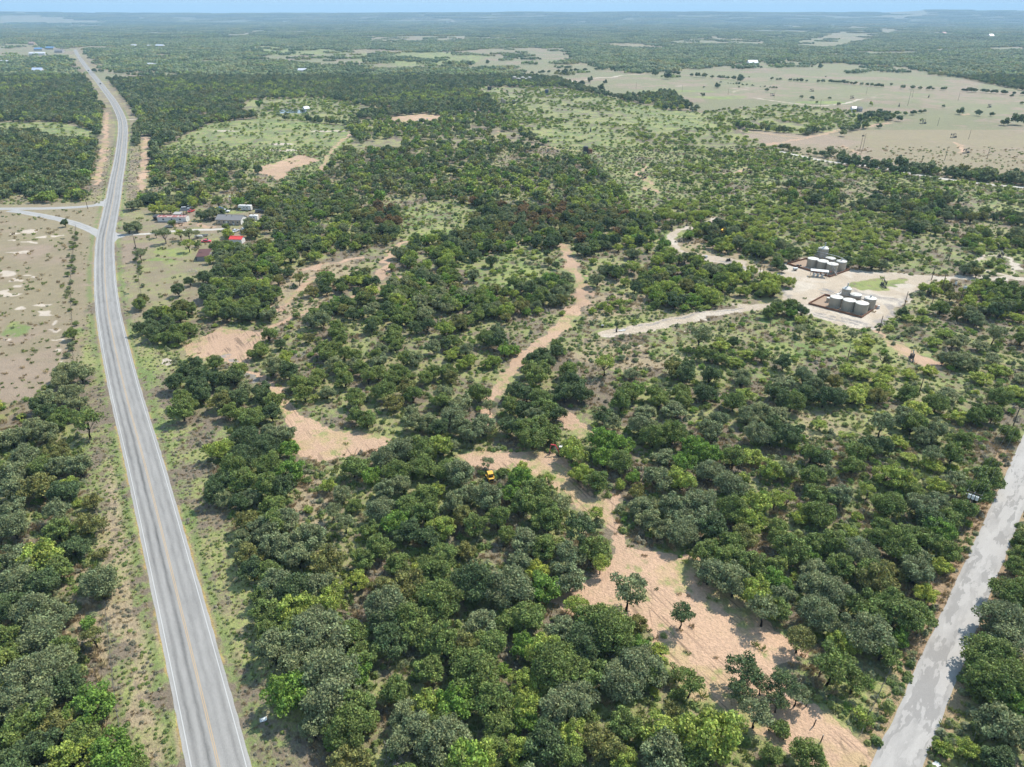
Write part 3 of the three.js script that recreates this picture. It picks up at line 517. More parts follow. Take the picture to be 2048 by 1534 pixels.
// the surveyed trees: origin and scale of each survey sheet, then crown centre x, y, crown width, kind (10+ = thin crown)
const SHEETS = [
  [0, 1150, 2.5, [12, 6, 30, 2, 35, 8, 26, 0, 8, 26, 26, 0, 28, 26, 32, 2, 46, 30, 24, 2, 32, 46, 34, 2, 6, 48, 22, 1, 10, 62, 24, 1, 52, 58, 22, 1, 40, 74, 36, 2, 16, 84, 36, 2, 56, 84, 26, 0, 30, 98, 34, 2, 8, 104, 28, 2, 22, 114, 30, 1, 70, 102, 34, 8, 45, 120, 28, 4, 12, 128, 28, 1, 64, 128, 24, 1, 30, 136, 30, 0, 90, 142, 36, 8, 56, 146, 34, 3, 12, 148, 30, 0, 108, 152, 18, 1, 80, 6, 30, 2, 82, 16, 11, 4, 70, 38, 12, 8, 74, 48, 19, 14]],
  [512, 1150, 2.5, [18, 6, 26, 2, 6, 18, 20, 1, 30, 14, 30, 0, 52, 8, 24, 2, 60, 18, 24, 3, 80, 4, 18, 3, 10, 30, 26, 1, 34, 26, 30, 3, 8, 44, 20, 1, 26, 42, 26, 1, 50, 40, 38, 2, 60, 52, 30, 2, 40, 52, 34, 2, 14, 60, 28, 2, 30, 70, 26, 2, 78, 42, 22, 1, 86, 62, 26, 1, 78, 74, 26, 8, 90, 26, 20, 1, 104, 22, 34, 2, 118, 10, 32, 4, 100, 8, 20, 4, 132, 14, 30, 1, 146, 20, 34, 1, 122, 34, 30, 1, 104, 36, 28, 0, 108, 50, 28, 0, 130, 44, 28, 1, 150, 52, 30, 1, 124, 64, 30, 3, 140, 72, 24, 1, 58, 78, 44, 2, 24, 94, 34, 8, 28, 112, 26, 3, 60, 98, 46, 2, 80, 104, 34, 1, 46, 122, 22, 2, 72, 120, 36, 1, 64, 130, 20, 8, 90, 116, 18, 1, 112, 92, 24, 1, 124, 90, 28, 1, 136, 104, 28, 3, 120, 112, 24, 2, 128, 124, 30, 2, 116, 132, 22, 12, 160, 100, 30, 8, 176, 74, 42, 1, 168, 58, 26, 4, 186, 56, 30, 1, 188, 6, 50, 2, 178, 38, 26, 2, 200, 36, 24, 1, 192, 100, 32, 1, 150, 134, 44, 2, 76, 148, 30, 4, 196, 120, 24, 1, 190, 140, 24, 1, 176, 150, 34, 3, 160, 150, 20, 3, 200, 150, 20, 1, 148, 118, 22, 1]],
  [1024, 1150, 2.5, [8, 10, 22, 2, 26, 8, 28, 8, 10, 30, 28, 1, 14, 40, 26, 3, 46, 2, 26, 2, 52, 22, 20, 13, 93, 12, 30, 12, 136, 31, 20, 10, 154, 2, 10, 12, 10, 56, 22, 8, 40, 44, 26, 2, 66, 34, 26, 1, 80, 44, 40, 1, 56, 54, 32, 0, 100, 38, 18, 4, 28, 62, 30, 3, 34, 72, 40, 1, 98, 58, 22, 8, 112, 66, 18, 3, 60, 78, 30, 1, 96, 80, 50, 2, 110, 78, 24, 1, 8, 84, 22, 3, 22, 88, 20, 3, 52, 96, 36, 2, 38, 108, 28, 2, 10, 104, 24, 3, 12, 114, 22, 8, 84, 106, 30, 1, 64, 116, 30, 1, 90, 120, 26, 1, 50, 126, 26, 3, 26, 132, 32, 0, 8, 140, 26, 3, 44, 144, 24, 1, 72, 132, 30, 4, 124, 124, 36, 3, 122, 140, 34, 2, 160, 126, 46, 3, 90, 146, 22, 3, 132, 78, 16, 11, 143, 86, 22, 11, 186, 74, 28, 10, 184, 92, 22, 10, 200, 86, 18, 10, 196, 108, 26, 12, 202, 28, 24, 12, 196, 14, 28, 3, 178, 6, 28, 2, 200, 148, 20, 3, 150, 146, 30, 1, 130, 106, 16, 14]],
  [1536, 1150, 2.5, [6, 6, 24, 8, 26, 6, 26, 0, 14, 16, 20, 2, 40, 8, 26, 2, 56, 14, 30, 2, 8, 26, 22, 1, 40, 30, 32, 2, 66, 12, 28, 2, 88, 4, 30, 4, 110, 12, 24, 8, 126, 14, 18, 3, 100, 24, 24, 1, 76, 24, 26, 1, 86, 34, 22, 1, 114, 30, 36, 1, 104, 50, 16, 8, 84, 46, 36, 2, 62, 42, 24, 2, 58, 52, 20, 3, 68, 54, 18, 3, 92, 58, 26, 1, 26, 48, 24, 14, 52, 72, 32, 11, 44, 70, 20, 12, 70, 82, 22, 11, 14, 86, 24, 10, 24, 94, 20, 12, 8, 100, 18, 10, 10, 122, 16, 1, 4, 146, 18, 1, 32, 144, 26, 1, 52, 144, 28, 1, 76, 112, 16, 13, 196, 14, 30, 1, 204, 24, 24, 1, 188, 36, 36, 2, 196, 48, 28, 12, 176, 60, 40, 1, 160, 66, 28, 1, 190, 84, 40, 1, 172, 84, 30, 1, 200, 104, 24, 8, 186, 118, 34, 2, 198, 126, 26, 2, 176, 108, 24, 1, 140, 140, 14, 3, 160, 138, 18, 3, 186, 146, 24, 0]],
  [0, 768, 4.0345, [30, 5, 16, 2, 38, 9, 10, 2, 18, 10, 9, 0, 22, 14, 10, 0, 30, 16, 14, 1, 42, 18, 14, 11, 20, 22, 16, 2, 30, 24, 14, 1, 36, 20, 10, 0, 5, 26, 12, 2, 12, 25, 10, 2, 28, 34, 16, 4, 12, 36, 14, 2, 6, 44, 14, 2, 20, 40, 14, 1, 34, 40, 18, 2, 18, 50, 16, 4, 8, 52, 14, 2, 30, 53, 14, 0, 6, 60, 12, 2, 20, 60, 14, 0, 32, 50, 10, 3, 28, 62, 12, 12, 46, 58, 9, 4, 44, 69, 14, 4, 6, 70, 16, 2, 14, 76, 16, 1, 28, 72, 14, 1, 30, 68, 10, 2, 36, 80, 14, 0, 20, 84, 18, 3, 6, 86, 14, 2, 12, 92, 14, 2, 28, 90, 14, 1, 50, 84, 7, 4, 82, 4, 14, 0, 92, 8, 14, 1, 100, 3, 14, 0, 110, 6, 14, 0, 120, 4, 14, 0, 90, 12, 12, 1, 104, 16, 16, 1, 116, 14, 14, 1, 124, 16, 12, 1, 106, 28, 16, 1, 112, 24, 16, 0, 122, 26, 14, 0, 120, 36, 14, 0, 108, 32, 12, 3, 116, 40, 14, 1, 110, 48, 12, 0, 106, 54, 12, 0, 122, 48, 14, 1, 112, 56, 10, 2, 118, 58, 10, 0, 124, 56, 10, 2, 122, 68, 12, 4, 120, 76, 10, 2, 124, 84, 14, 4, 125, 92, 12, 0]],
  [512, 768, 4.0345, [3, 4, 14, 0, 10, 8, 10, 1, 4, 14, 14, 1, 10, 24, 16, 2, 4, 30, 14, 0, 16, 32, 10, 8, 6, 40, 14, 1, 16, 42, 14, 8, 6, 50, 14, 1, 14, 50, 12, 0, 8, 60, 14, 1, 16, 66, 12, 2, 4, 72, 14, 2, 8, 68, 14, 1, 24, 4, 10, 1, 35, 4, 8, 2, 50, 6, 10, 1, 44, 9, 8, 0, 37, 16, 5, 0, 52, 16, 14, 1, 68, 9, 10, 4, 64, 2, 12, 1, 76, 3, 14, 1, 86, 10, 18, 2, 78, 16, 14, 2, 92, 6, 14, 1, 100, 12, 18, 2, 110, 4, 12, 1, 88, 20, 16, 2, 104, 22, 16, 2, 112, 20, 12, 2, 116, 10, 8, 12, 74, 32, 14, 2, 64, 36, 14, 2, 82, 32, 14, 1, 92, 30, 12, 3, 97, 30, 8, 12, 70, 42, 14, 1, 82, 40, 14, 1, 94, 42, 14, 1, 100, 44, 14, 2, 57, 45, 10, 8, 48, 40, 13, 1, 36, 50, 8, 3, 42, 54, 10, 2, 38, 62, 9, 12, 49, 60, 8, 1, 26, 62, 5, 3, 44, 68, 10, 12, 64, 52, 12, 2, 72, 50, 10, 2, 84, 54, 12, 1, 90, 52, 8, 3, 102, 56, 18, 2, 114, 56, 14, 2, 64, 62, 16, 2, 76, 60, 14, 1, 70, 68, 14, 8, 84, 64, 14, 1, 92, 70, 14, 3, 80, 74, 20, 0, 56, 72, 10, 1, 60, 80, 14, 1, 52, 86, 12, 1, 70, 88, 12, 1, 92, 84, 14, 1, 90, 90, 18, 1, 104, 82, 10, 4, 110, 70, 12, 1, 104, 66, 12, 4, 120, 66, 12, 1, 126, 54, 10, 8, 124, 74, 10, 1, 20, 80, 26, 2, 10, 80, 14, 2, 36, 88, 16, 4, 6, 92, 12, 1, 115, 38, 7, 12, 122, 44, 6, 1, 126, 20, 12, 0, 126, 10, 10, 1]],
  [1024, 768, 4.0345, [4, 4, 14, 0, 14, 6, 12, 1, 16, 12, 12, 1, 8, 14, 14, 0, 22, 14, 10, 0, 4, 22, 12, 1, 14, 20, 12, 1, 10, 26, 14, 1, 20, 24, 10, 1, 30, 4, 16, 0, 26, 26, 10, 3, 30, 32, 14, 3, 56, 6, 16, 1, 60, 3, 10, 8, 48, 17, 14, 2, 66, 14, 12, 2, 64, 20, 14, 2, 72, 6, 14, 1, 84, 5, 14, 1, 80, 12, 12, 2, 96, 4, 12, 0, 88, 18, 14, 1, 100, 20, 18, 2, 110, 8, 12, 1, 116, 5, 10, 3, 120, 14, 16, 2, 122, 24, 14, 2, 46, 28, 14, 8, 54, 30, 12, 8, 70, 26, 14, 1, 80, 24, 14, 1, 90, 30, 12, 8, 46, 36, 12, 8, 54, 38, 14, 1, 36, 44, 10, 3, 42, 48, 12, 1, 33, 44, 10, 3, 66, 38, 10, 1, 76, 36, 12, 2, 86, 38, 12, 8, 98, 34, 12, 8, 110, 36, 12, 1, 120, 36, 12, 3, 60, 46, 8, 8, 54, 50, 6, 3, 72, 46, 14, 2, 84, 46, 14, 3, 98, 42, 14, 2, 108, 50, 16, 2, 62, 53, 9, 4, 66, 64, 18, 2, 68, 60, 12, 8, 86, 62, 24, 2, 94, 58, 16, 2, 84, 74, 16, 2, 76, 72, 12, 2, 110, 62, 16, 1, 100, 70, 14, 0, 112, 76, 18, 1, 118, 68, 14, 3, 122, 58, 14, 3, 96, 84, 14, 1, 108, 86, 14, 1, 98, 92, 16, 2, 120, 88, 14, 1, 110, 93, 12, 2, 4, 46, 12, 8, 5, 42, 8, 3, 18, 46, 7, 13, 12, 52, 14, 1, 24, 54, 12, 3, 6, 58, 14, 1, 14, 62, 14, 1, 24, 60, 12, 12, 4, 66, 12, 4, 18, 68, 14, 1, 34, 72, 16, 10, 42, 64, 8, 13, 6, 76, 14, 2, 16, 80, 14, 1, 28, 84, 14, 2, 40, 82, 14, 1, 4, 88, 14, 2, 12, 92, 12, 3, 24, 92, 12, 2, 44, 88, 10, 13]],
  [1536, 768, 4.0345, [6, 5, 16, 0, 12, 8, 12, 1, 24, 5, 16, 0, 34, 6, 12, 0, 42, 6, 12, 3, 46, 3, 12, 3, 56, 4, 14, 3, 5, 24, 20, 0, 12, 30, 8, 3, 3, 42, 12, 3, 10, 42, 10, 2, 16, 22, 6, 0, 6, 14, 10, 2, 26, 20, 8, 13, 22, 34, 10, 1, 27, 36, 10, 0, 20, 32, 6, 1, 22, 46, 12, 1, 42, 40, 11, 1, 30, 44, 8, 2, 54, 30, 16, 0, 46, 34, 12, 1, 38, 25, 6, 13, 57, 18, 12, 12, 68, 16, 14, 2, 72, 19, 12, 1, 64, 28, 9, 3, 80, 24, 16, 2, 74, 12, 12, 3, 84, 9, 12, 1, 70, 4, 10, 1, 90, 5, 10, 2, 96, 16, 10, 3, 92, 34, 12, 1, 82, 40, 10, 3, 82, 34, 10, 12, 96, 28, 12, 1, 106, 24, 12, 1, 104, 14, 14, 1, 112, 14, 10, 1, 116, 6, 12, 1, 124, 4, 10, 3, 60, 44, 14, 3, 68, 46, 10, 3, 70, 36, 8, 13, 72, 52, 10, 1, 84, 50, 10, 3, 42, 48, 10, 1, 26, 54, 14, 1, 36, 55, 14, 2, 26, 64, 16, 1, 20, 62, 10, 3, 50, 52, 8, 13, 44, 66, 6, 3, 10, 56, 8, 13, 4, 56, 10, 13, 16, 66, 8, 3, 4, 70, 10, 1, 60, 60, 16, 1, 54, 64, 10, 1, 62, 72, 18, 1, 66, 80, 18, 1, 54, 76, 12, 1, 76, 60, 14, 2, 84, 58, 14, 2, 80, 66, 14, 0, 90, 66, 14, 1, 96, 62, 14, 1, 78, 76, 14, 1, 86, 72, 14, 8, 88, 82, 12, 1, 74, 86, 14, 2, 104, 54, 14, 1, 110, 46, 14, 1, 96, 48, 12, 12, 112, 40, 8, 1, 120, 24, 10, 1, 86, 90, 10, 3, 74, 92, 16, 2, 24, 78, 14, 1, 34, 80, 14, 1, 44, 82, 18, 2, 22, 86, 10, 8, 12, 82, 16, 1, 6, 76, 12, 1, 34, 90, 14, 1, 24, 92, 14, 2, 10, 90, 14, 8, 52, 92, 16, 1, 60, 93, 12, 4, 4, 90, 12, 1, 42, 74, 6, 3, 126, 84, 10, 1, 124, 90, 10, 1, 126, 76, 8, 1]],
  [0, 384, 4.0345, [32, 15, 4, 0, 36, 70, 6, 1, 34, 90, 18, 2, 66, 17, 9, 2, 66, 6, 8, 2, 75, 3, 10, 0, 85, 15, 4, 1, 76, 8, 5, 3, 80, 8, 5, 3, 84, 8, 5, 3, 87, 9, 4, 3, 101, 11, 8, 0, 107, 10, 9, 0, 77, 20, 4, 12, 81, 20, 7, 12, 89, 20, 5, 13, 93, 20, 6, 12, 97, 20, 4, 12, 106, 17, 3, 0, 113, 20, 7, 3, 112, 17, 4, 1, 93, 25, 6, 13, 69, 30, 6, 12, 88, 48, 7, 0, 94, 44, 5, 0, 102, 42, 10, 0, 98, 26, 3, 1, 110, 27, 12, 1, 118, 28, 10, 1, 124, 20, 8, 4, 120, 34, 12, 1, 112, 33, 8, 2, 118, 39, 12, 1, 124, 36, 10, 1, 114, 46, 12, 1, 110, 52, 12, 0, 102, 50, 10, 1, 116, 56, 12, 1, 124, 48, 12, 1, 122, 60, 12, 1, 126, 56, 10, 1, 106, 58, 10, 1, 112, 60, 8, 0, 104, 33, 5, 3, 70, 54, 10, 1, 76, 60, 10, 0, 72, 66, 10, 0, 80, 66, 12, 0, 86, 62, 10, 1, 90, 68, 12, 1, 80, 72, 10, 1, 74, 70, 8, 0, 88, 72, 8, 1, 90, 56, 8, 14, 94, 86, 12, 0, 106, 84, 8, 1, 100, 92, 16, 0, 112, 92, 14, 0, 118, 88, 10, 1, 86, 94, 10, 0, 125, 80, 6, 1]],
  [512, 384, 4.0345, [5, 44, 12, 1, 8, 50, 10, 1, 2, 58, 10, 0, 6, 60, 8, 2, 4, 50, 8, 0, 11, 43, 6, 4, 16, 39, 8, 4, 21, 42, 6, 14, 22, 51, 4, 11, 32, 41, 5, 14, 45, 31, 6, 5, 33, 35, 5, 4, 14, 55, 3, 1, 11, 61, 4, 1, 19, 59, 5, 1, 20, 61, 4, 1, 6, 70, 8, 1, 12, 75, 6, 0, 26, 72, 6, 4, 34, 48, 8, 0, 42, 46, 9, 0, 50, 42, 8, 1, 54, 39, 6, 4, 57, 44, 8, 0, 52, 50, 10, 0, 48, 60, 7, 0, 33, 53, 7, 0, 30, 62, 14, 2, 34, 58, 10, 0, 40, 68, 12, 1, 72, 30, 10, 2, 80, 25, 5, 0, 66, 47, 8, 1, 70, 50, 14, 1, 78, 44, 8, 1, 74, 44, 8, 2, 84, 52, 12, 1, 88, 44, 8, 4, 96, 42, 6, 4, 90, 50, 10, 2, 66, 58, 8, 1, 72, 62, 12, 1, 62, 61, 6, 1, 58, 65, 10, 1, 84, 60, 10, 2, 96, 56, 10, 2, 104, 52, 10, 2, 102, 64, 12, 1, 110, 60, 10, 1, 116, 58, 8, 0, 112, 50, 8, 1, 118, 48, 8, 1, 122, 54, 6, 3, 124, 62, 6, 14, 82, 66, 12, 0, 94, 67, 9, 3, 68, 70, 12, 1, 70, 75, 10, 1, 118, 71, 16, 2, 104, 78, 8, 2, 96, 74, 10, 1, 110, 76, 8, 1, 88, 76, 8, 2, 42, 72, 10, 1, 36, 78, 14, 1, 30, 82, 10, 0, 46, 80, 12, 1, 50, 86, 12, 2, 40, 86, 12, 1, 60, 82, 12, 1, 62, 78, 8, 2, 76, 82, 12, 1, 70, 90, 14, 1, 86, 90, 12, 1, 76, 80, 8, 3, 58, 90, 12, 1, 44, 92, 10, 1, 2, 78, 10, 1, 14, 82, 10, 3, 16, 88, 10, 0, 8, 86, 10, 2, 98, 80, 10, 3, 104, 84, 10, 3, 116, 84, 10, 3, 124, 78, 8, 8, 110, 90, 10, 1, 120, 88, 6, 2, 96, 90, 12, 1, 30, 92, 12, 1, 20, 94, 10, 1, 100, 12, 6, 1, 110, 15, 9, 0, 118, 14, 8, 0, 124, 13, 8, 2, 104, 21, 4, 1, 91, 26, 5, 4, 102, 26, 8, 2, 108, 31, 8, 0, 114, 26, 8, 0, 120, 30, 10, 0, 102, 33, 5, 0, 117, 34, 6, 0]],
  [1024, 384, 4.0345, [25, 49, 12, 2, 5, 56, 8, 4, 12, 54, 6, 1, 5, 19, 8, 0, 12, 24, 8, 0, 20, 24, 10, 0, 35, 28, 10, 0, 42, 26, 10, 0, 14, 34, 5, 0, 18, 34, 5, 4, 22, 36, 4, 0, 79, 52, 8, 0, 52, 40, 7, 1, 73, 42, 9, 3, 64, 39, 6, 14, 78, 38, 8, 2, 22, 77, 11, 0, 14, 82, 14, 0, 12, 88, 16, 1, 28, 88, 10, 1, 30, 94, 14, 0, 1, 78, 6, 8, 60, 90, 8, 2, 46, 84, 10, 13, 54, 82, 5, 2, 93, 70, 12, 12, 96, 80, 10, 1, 102, 82, 10, 1, 88, 78, 5, 3, 84, 88, 16, 0, 98, 90, 10, 0, 110, 84, 8, 3, 116, 80, 8, 3, 104, 76, 8, 3, 114, 92, 12, 2, 122, 90, 10, 1, 124, 80, 8, 1, 110, 74, 6, 0, 40, 59, 4, 3, 48, 58, 5, 3, 50, 55, 4, 3, 55, 58, 4, 3, 58, 58, 3, 3, 58, 54, 4, 3, 45, 56, 4, 3, 43, 57, 3, 3, 64, 60, 3, 3, 69, 57, 4, 3, 25, 60, 3, 3, 44, 51, 3, 3, 50, 52, 3, 3, 54, 50, 3, 3, 86, 48, 5, 3, 86, 57, 5, 3, 93, 57, 4, 3, 97, 57, 4, 3, 100, 50, 7, 3, 94, 48, 6, 3, 72, 50, 6, 3, 66, 48, 5, 3, 40, 34, 4, 3, 92, 40, 9, 3, 100, 38, 9, 1, 108, 42, 9, 3, 114, 46, 9, 1, 104, 46, 8, 3, 96, 44, 8, 1, 120, 46, 8, 3, 88, 40, 8, 3, 112, 40, 8, 3, 106, 38, 8, 1]],
  [1536, 384, 4.0345, [8, 84, 9, 0, 16, 68, 6, 12, 16, 63, 6, 3, 24, 70, 6, 2, 47, 78, 8, 3, 50, 74, 6, 3, 32, 69, 6, 13, 42, 70, 5, 12, 24, 80, 6, 13, 77, 59, 5, 3, 77, 63, 7, 3, 69, 62, 6, 3, 60, 67, 5, 3, 72, 68, 6, 2, 90, 60, 12, 2, 98, 60, 12, 2, 86, 57, 8, 1, 104, 62, 10, 2, 100, 54, 10, 3, 112, 52, 10, 3, 108, 58, 8, 2, 82, 48, 8, 3, 88, 46, 8, 3, 78, 47, 7, 3, 76, 50, 4, 2, 113, 69, 10, 12, 124, 62, 8, 3, 120, 56, 10, 2, 126, 72, 8, 1, 106, 76, 8, 2, 94, 74, 10, 2, 90, 82, 12, 2, 98, 84, 12, 2, 82, 74, 8, 3, 88, 70, 8, 3, 72, 76, 8, 3, 104, 70, 8, 3, 118, 46, 10, 1, 124, 48, 8, 1, 110, 46, 8, 3, 104, 48, 8, 3, 112, 82, 8, 2, 122, 84, 8, 2, 116, 88, 10, 3, 80, 88, 8, 3, 70, 90, 8, 3, 60, 88, 8, 3, 56, 92, 10, 3, 40, 88, 10, 3, 30, 92, 12, 2, 20, 92, 14, 2, 8, 94, 10, 2, 48, 90, 8, 3, 106, 92, 10, 3, 126, 92, 8, 2, 86, 92, 8, 3, 101, 38, 11, 0]],
];
const survey = [];
for (const [ox, oy, k, L] of SHEETS) for (let i = 0; i < L.length; i += 4) {
  const cx = ox + L[i] * k, cy = oy + L[i + 1] * k, wpx = L[i + 2] * k, t = L[i + 3];
  const f0 = PX(...G(cx, cy, 3).toArray())[2]; let w = wpx * f0 * 0.98; if (rnd() < 0.08 && t < 10) continue;
  const low = cx > 1230 && cy < 930 && w < 7 && (t === 3 || t === 2 || t === 13) ? 0.66 : 1;
  const cut = oy === 384 ? 6.2 : oy === 768 ? 7.4 : 9.5;
  if (w > cut && t < 10) { // a wide crown in the survey is a knot of two or three trees
    const n = w > cut * 1.35 ? 3 : 2, a0 = survey.length * 1.7;
    for (let k = 0; k < n; k++) { const a = a0 + k * 6.283 / n, ww = w * (n === 3 ? rr(0.56, 0.66) : rr(0.62, 0.74)), sh = SHAPES[shapeOf(t, ww)], v = (survey.length * 7) % sh.length, s = ww / sh[v].w, p = G(cx, cy, sh[v].hc * s * 0.92); survey.push({ x: p.x + Math.cos(a) * w * 0.25, z: p.z + Math.sin(a) * w * 0.3, w: ww, wpx: ww / f0, t: k && rnd() < 0.35 ? pick([0, 1, 2, 4]) : t, shape: shapeOf(t, ww), v, s, cx: cx + Math.cos(a) * wpx * 0.25, cy: cy + Math.sin(a) * wpx * 0.12 }); }
    continue;
  }
  const sh = SHAPES[shapeOf(t, w)], v = (survey.length * 7) % sh.length, s = w / sh[v].w, p = G(cx, cy, sh[v].hc * s * 0.92 * low);
  if (cy < 770 && bare(p.x, p.z) < 0.4) continue;
  if (cx > 1830 && cy > 1150) { const dl = distLine(laneLine, p.x, p.z), need = 3.2 + w * 0.34; if (dl < need) { p.x += (need - dl) * 0.8; p.z += (need - dl) * 0.6; } }
  survey.push({ low, x: p.x, z: p.z, w, wpx, t, shape: shapeOf(t, w), v, s, cx, cy });
}
// individuals: the trees that show largest; the rest join the woodland mass
const isBush = (q) => q.w < 3.4;
survey.sort((a, b) => b.wpx - a.wpx);
const single = [...survey.filter((q) => !isBush(q)).slice(0, 300), ...survey.filter(isBush).slice(0, 70)];
const singles = new Set(single);
// where a tree stands, in words
const REGIONS = [
  ['beside the highway verge in the lower left wood', (q) => q.cx < 250 && q.cy > 1080], ['in the wood left of the highway', (q) => q.cx < 240 && q.cy > 730],
  ['by the roadside field on the left', (q) => q.cx < 190], ['in the farmyard near the houses', (q) => q.cx < 470 && q.cy < 500], ['in the grassy yard below the houses', (q) => q.cx < 420 && q.cy < 590],
  ['in the round thicket beside the highway', (q) => q.cx < 400 && q.cy < 700], ['in the wood edging the fork of the clearing', (q) => q.cx < 620 && q.cy < 700],
  ['in the belt between highway and clearing', (q) => q.cx < 620 && q.cy < 1010], ['at the wood edge right of the highway', (q) => q.cx < 640 && q.cy < 1240], ['in the thick wood at the lower left centre', (q) => q.cx < 760 && q.cy > 1010],
  ['in the open wood left of the straight trail', (q) => q.cx < 1060 && q.cy < 640], ['beside the straight dirt trail', (q) => q.cx < 1180 && q.cx > 960 && q.cy < 860], ['in the grove above the curved clearing', (q) => q.cx < 1010 && q.cy < 880],
  ['around the yellow loader', (q) => q.cx < 1130 && q.cy < 1010], ['in the central wood below the loader', (q) => q.cx < 1230 && q.cy < 1220], ['at the bottom centre of the wood', (q) => q.cx < 1300 && q.cy >= 1220],
  ['on the sandy rutted clearing', (q) => q.cx < 1790 && q.cy > 1230 && q.cx < 1560 + (q.cy - 1230) * 0.5 && q.cx < 1660], ['by the wire fence left of the pale lane', (q) => q.cx < 1800 && q.cy > 1230], ['right of the pale lane', (q) => q.cx > 1990 - Math.max(0, q.cy - 1100) * 0.45 && q.cy > 1050],
  ['in shrubland above the caliche road', (q) => q.cy < 625 && q.cx < 1560], ['in shrubland right of the tank pad', (q) => q.cy < 770 && q.cx > 1740], ['in brush below the caliche road', (q) => q.cy < 770], ['in the wood right of the sandy track', (q) => q.cx < 1560], ['in the scrub beside the power line', (q) => q.cx > 1780 && q.cy < 1060], ['in the wood left of the pale lane', () => true],
];
const TINT = { 0: 'dark green', 1: 'mid green', 2: 'grey green', 3: 'yellow green', 4: 'olive', 5: 'rust brown', 8: 'vivid green' };
const ORD = ['', 'second', 'third', 'fourth', 'fifth', 'sixth', 'seventh', 'eighth', 'ninth', 'tenth', 'eleventh', 'twelfth', 'thirteenth', 'fourteenth', 'fifteenth', 'sixteenth', 'seventeenth', 'eighteenth', 'nineteenth', 'twentieth'];
const byPhrase = {};
for (const q of single) {
  const kind = isBush(q) ? 'shrub' : q.t % 10 === 3 ? 'mesquite tree' : q.t === 4 || q.t === 14 ? 'cedar elm tree' : 'oak tree';
  q.kind = kind; const size = isBush(q) ? (q.w < 2 ? 'small' : 'rounded') : q.w > 7.4 ? 'large' : q.w > 5 ? 'medium' : 'small';
  q.phrase = `${size} ${TINT[q.t % 10]}${q.t >= 10 ? ' thin-crowned' : ''} ${kind === 'cedar elm tree' ? 'elm' : kind.replace(' tree', '')} ${REGIONS.find((r) => r[1](q))[0]}`;
  (byPhrase[q.phrase] ??= []).push(q);
}
for (const k in byPhrase) { const L = byPhrase[k].sort((a, b) => b.cy - a.cy); L.forEach((q, i) => { q.label = L.length === 1 ? k : `${k}, ${i === 0 ? 'nearest' : i === L.length - 1 ? 'farthest' : ORD[i] + ' nearest'}`; }); }
const instances = {}; // shape -> list of [x, z, scale, turn, kind, squash]
const addInst = (key, v, x, z, s, t, sy = 1, y = 0) => (instances[key + ':' + v] ??= []).push([x, z, s, rr(0, 6.283), t, sy, y]);
for (const q of survey) {
  if (!singles.has(q)) { addInst(q.shape, q.v, q.x, q.z, q.s, q.t % 10, q.low ?? 1); continue; }
  const S = SHAPES[q.shape][q.v];
  const o = thing(q.kind.replace(/ /g, '_'), q.label, isBush(q) ? 'shrub' : 'tree', [q.x, 0, q.z], rr(0, 6.283), isBush(q) ? 'surveyed shrubs' : 'trees of the wood');
  o.scale.set(q.s, q.s * rr(0.9, 1.12) * (q.low ?? 1), q.s);
  part(o, 'trunk', S.trunk, bark); part(o, 'crown', S.crown, leafMat[q.t % 10]);
}
// dead and half-dead trees
for (const [px, py, v, s, turn, label] of [
  [1763, 736, 0, 1.05, 0.4, 'bleached bare dead tree standing below the tank pad'], [1540, 656, 1, 0.75, 1.1, 'dark bare snag left of the front tank pad'], [1559, 688, 2, 0.9, 2, 'pale broken stump of a dead tree in brush'],
  [1603, 682, 2, 0.85, 0.4, 'small dark bare tree in brush below the tank pad'], [1760, 1212, 1, 0.8, 3, 'grey dead limbs poking from the wood beside the pale lane'], [860, 1388, 2, 0.8, 1, 'bleached dead branches in the lower centre wood'],
  [640, 1070, 2, 0.7, 4, 'pale dead brush in the opening right of the highway'], [770, 545, 2, 1.2, 2.2, 'leaning bare dead tree in the open wood'], [962, 1090, 2, 0.9, 5, 'silver dead branches above the central wood'], [492, 872, 2, 0.7, 3.3, 'small white dead limb among the belt oaks'],
]) { const p = G(px, py), o = thing('dead_tree', label, 'dead tree', [p.x, 0, p.z], turn, 'dead trees'); o.scale.setScalar(s); part(o, 'trunk', DEAD[v].trunk, greyWood); }
console.log('surveyed', survey.length, 'single', single.length);

// ---- the rest of the vegetation, by land cover
const MIX = { W: [0, 0, 0, 1, 2, 2, 4], M: [0, 1, 1, 2, 2, 3, 4, 8], S: [3, 3, 3, 3, 8, 1, 1], s: [3, 3, 3, 1, 8], P: [0, 0, 2, 1], B: [4, 4, 5, 0, 2, 1, 0], N: [3, 1, 2, 8], O: [2] };
function blocked(x, z, m) { return bare(x, z) < m || verge(x, z) < 15 || island_(x, z); }
const islB = bbox(island); function island_(x, z) { return inBox(islB, x, z) && inPoly(island, x, z); }
const clearOf = (x, z) => clearings.some((c) => c.kind === 2 && inBox(c.bb, x, z) && inPoly(c.P, x, z));
const wind = (x, z) => Math.abs(Math.atan2(x, -z)) < 0.82;
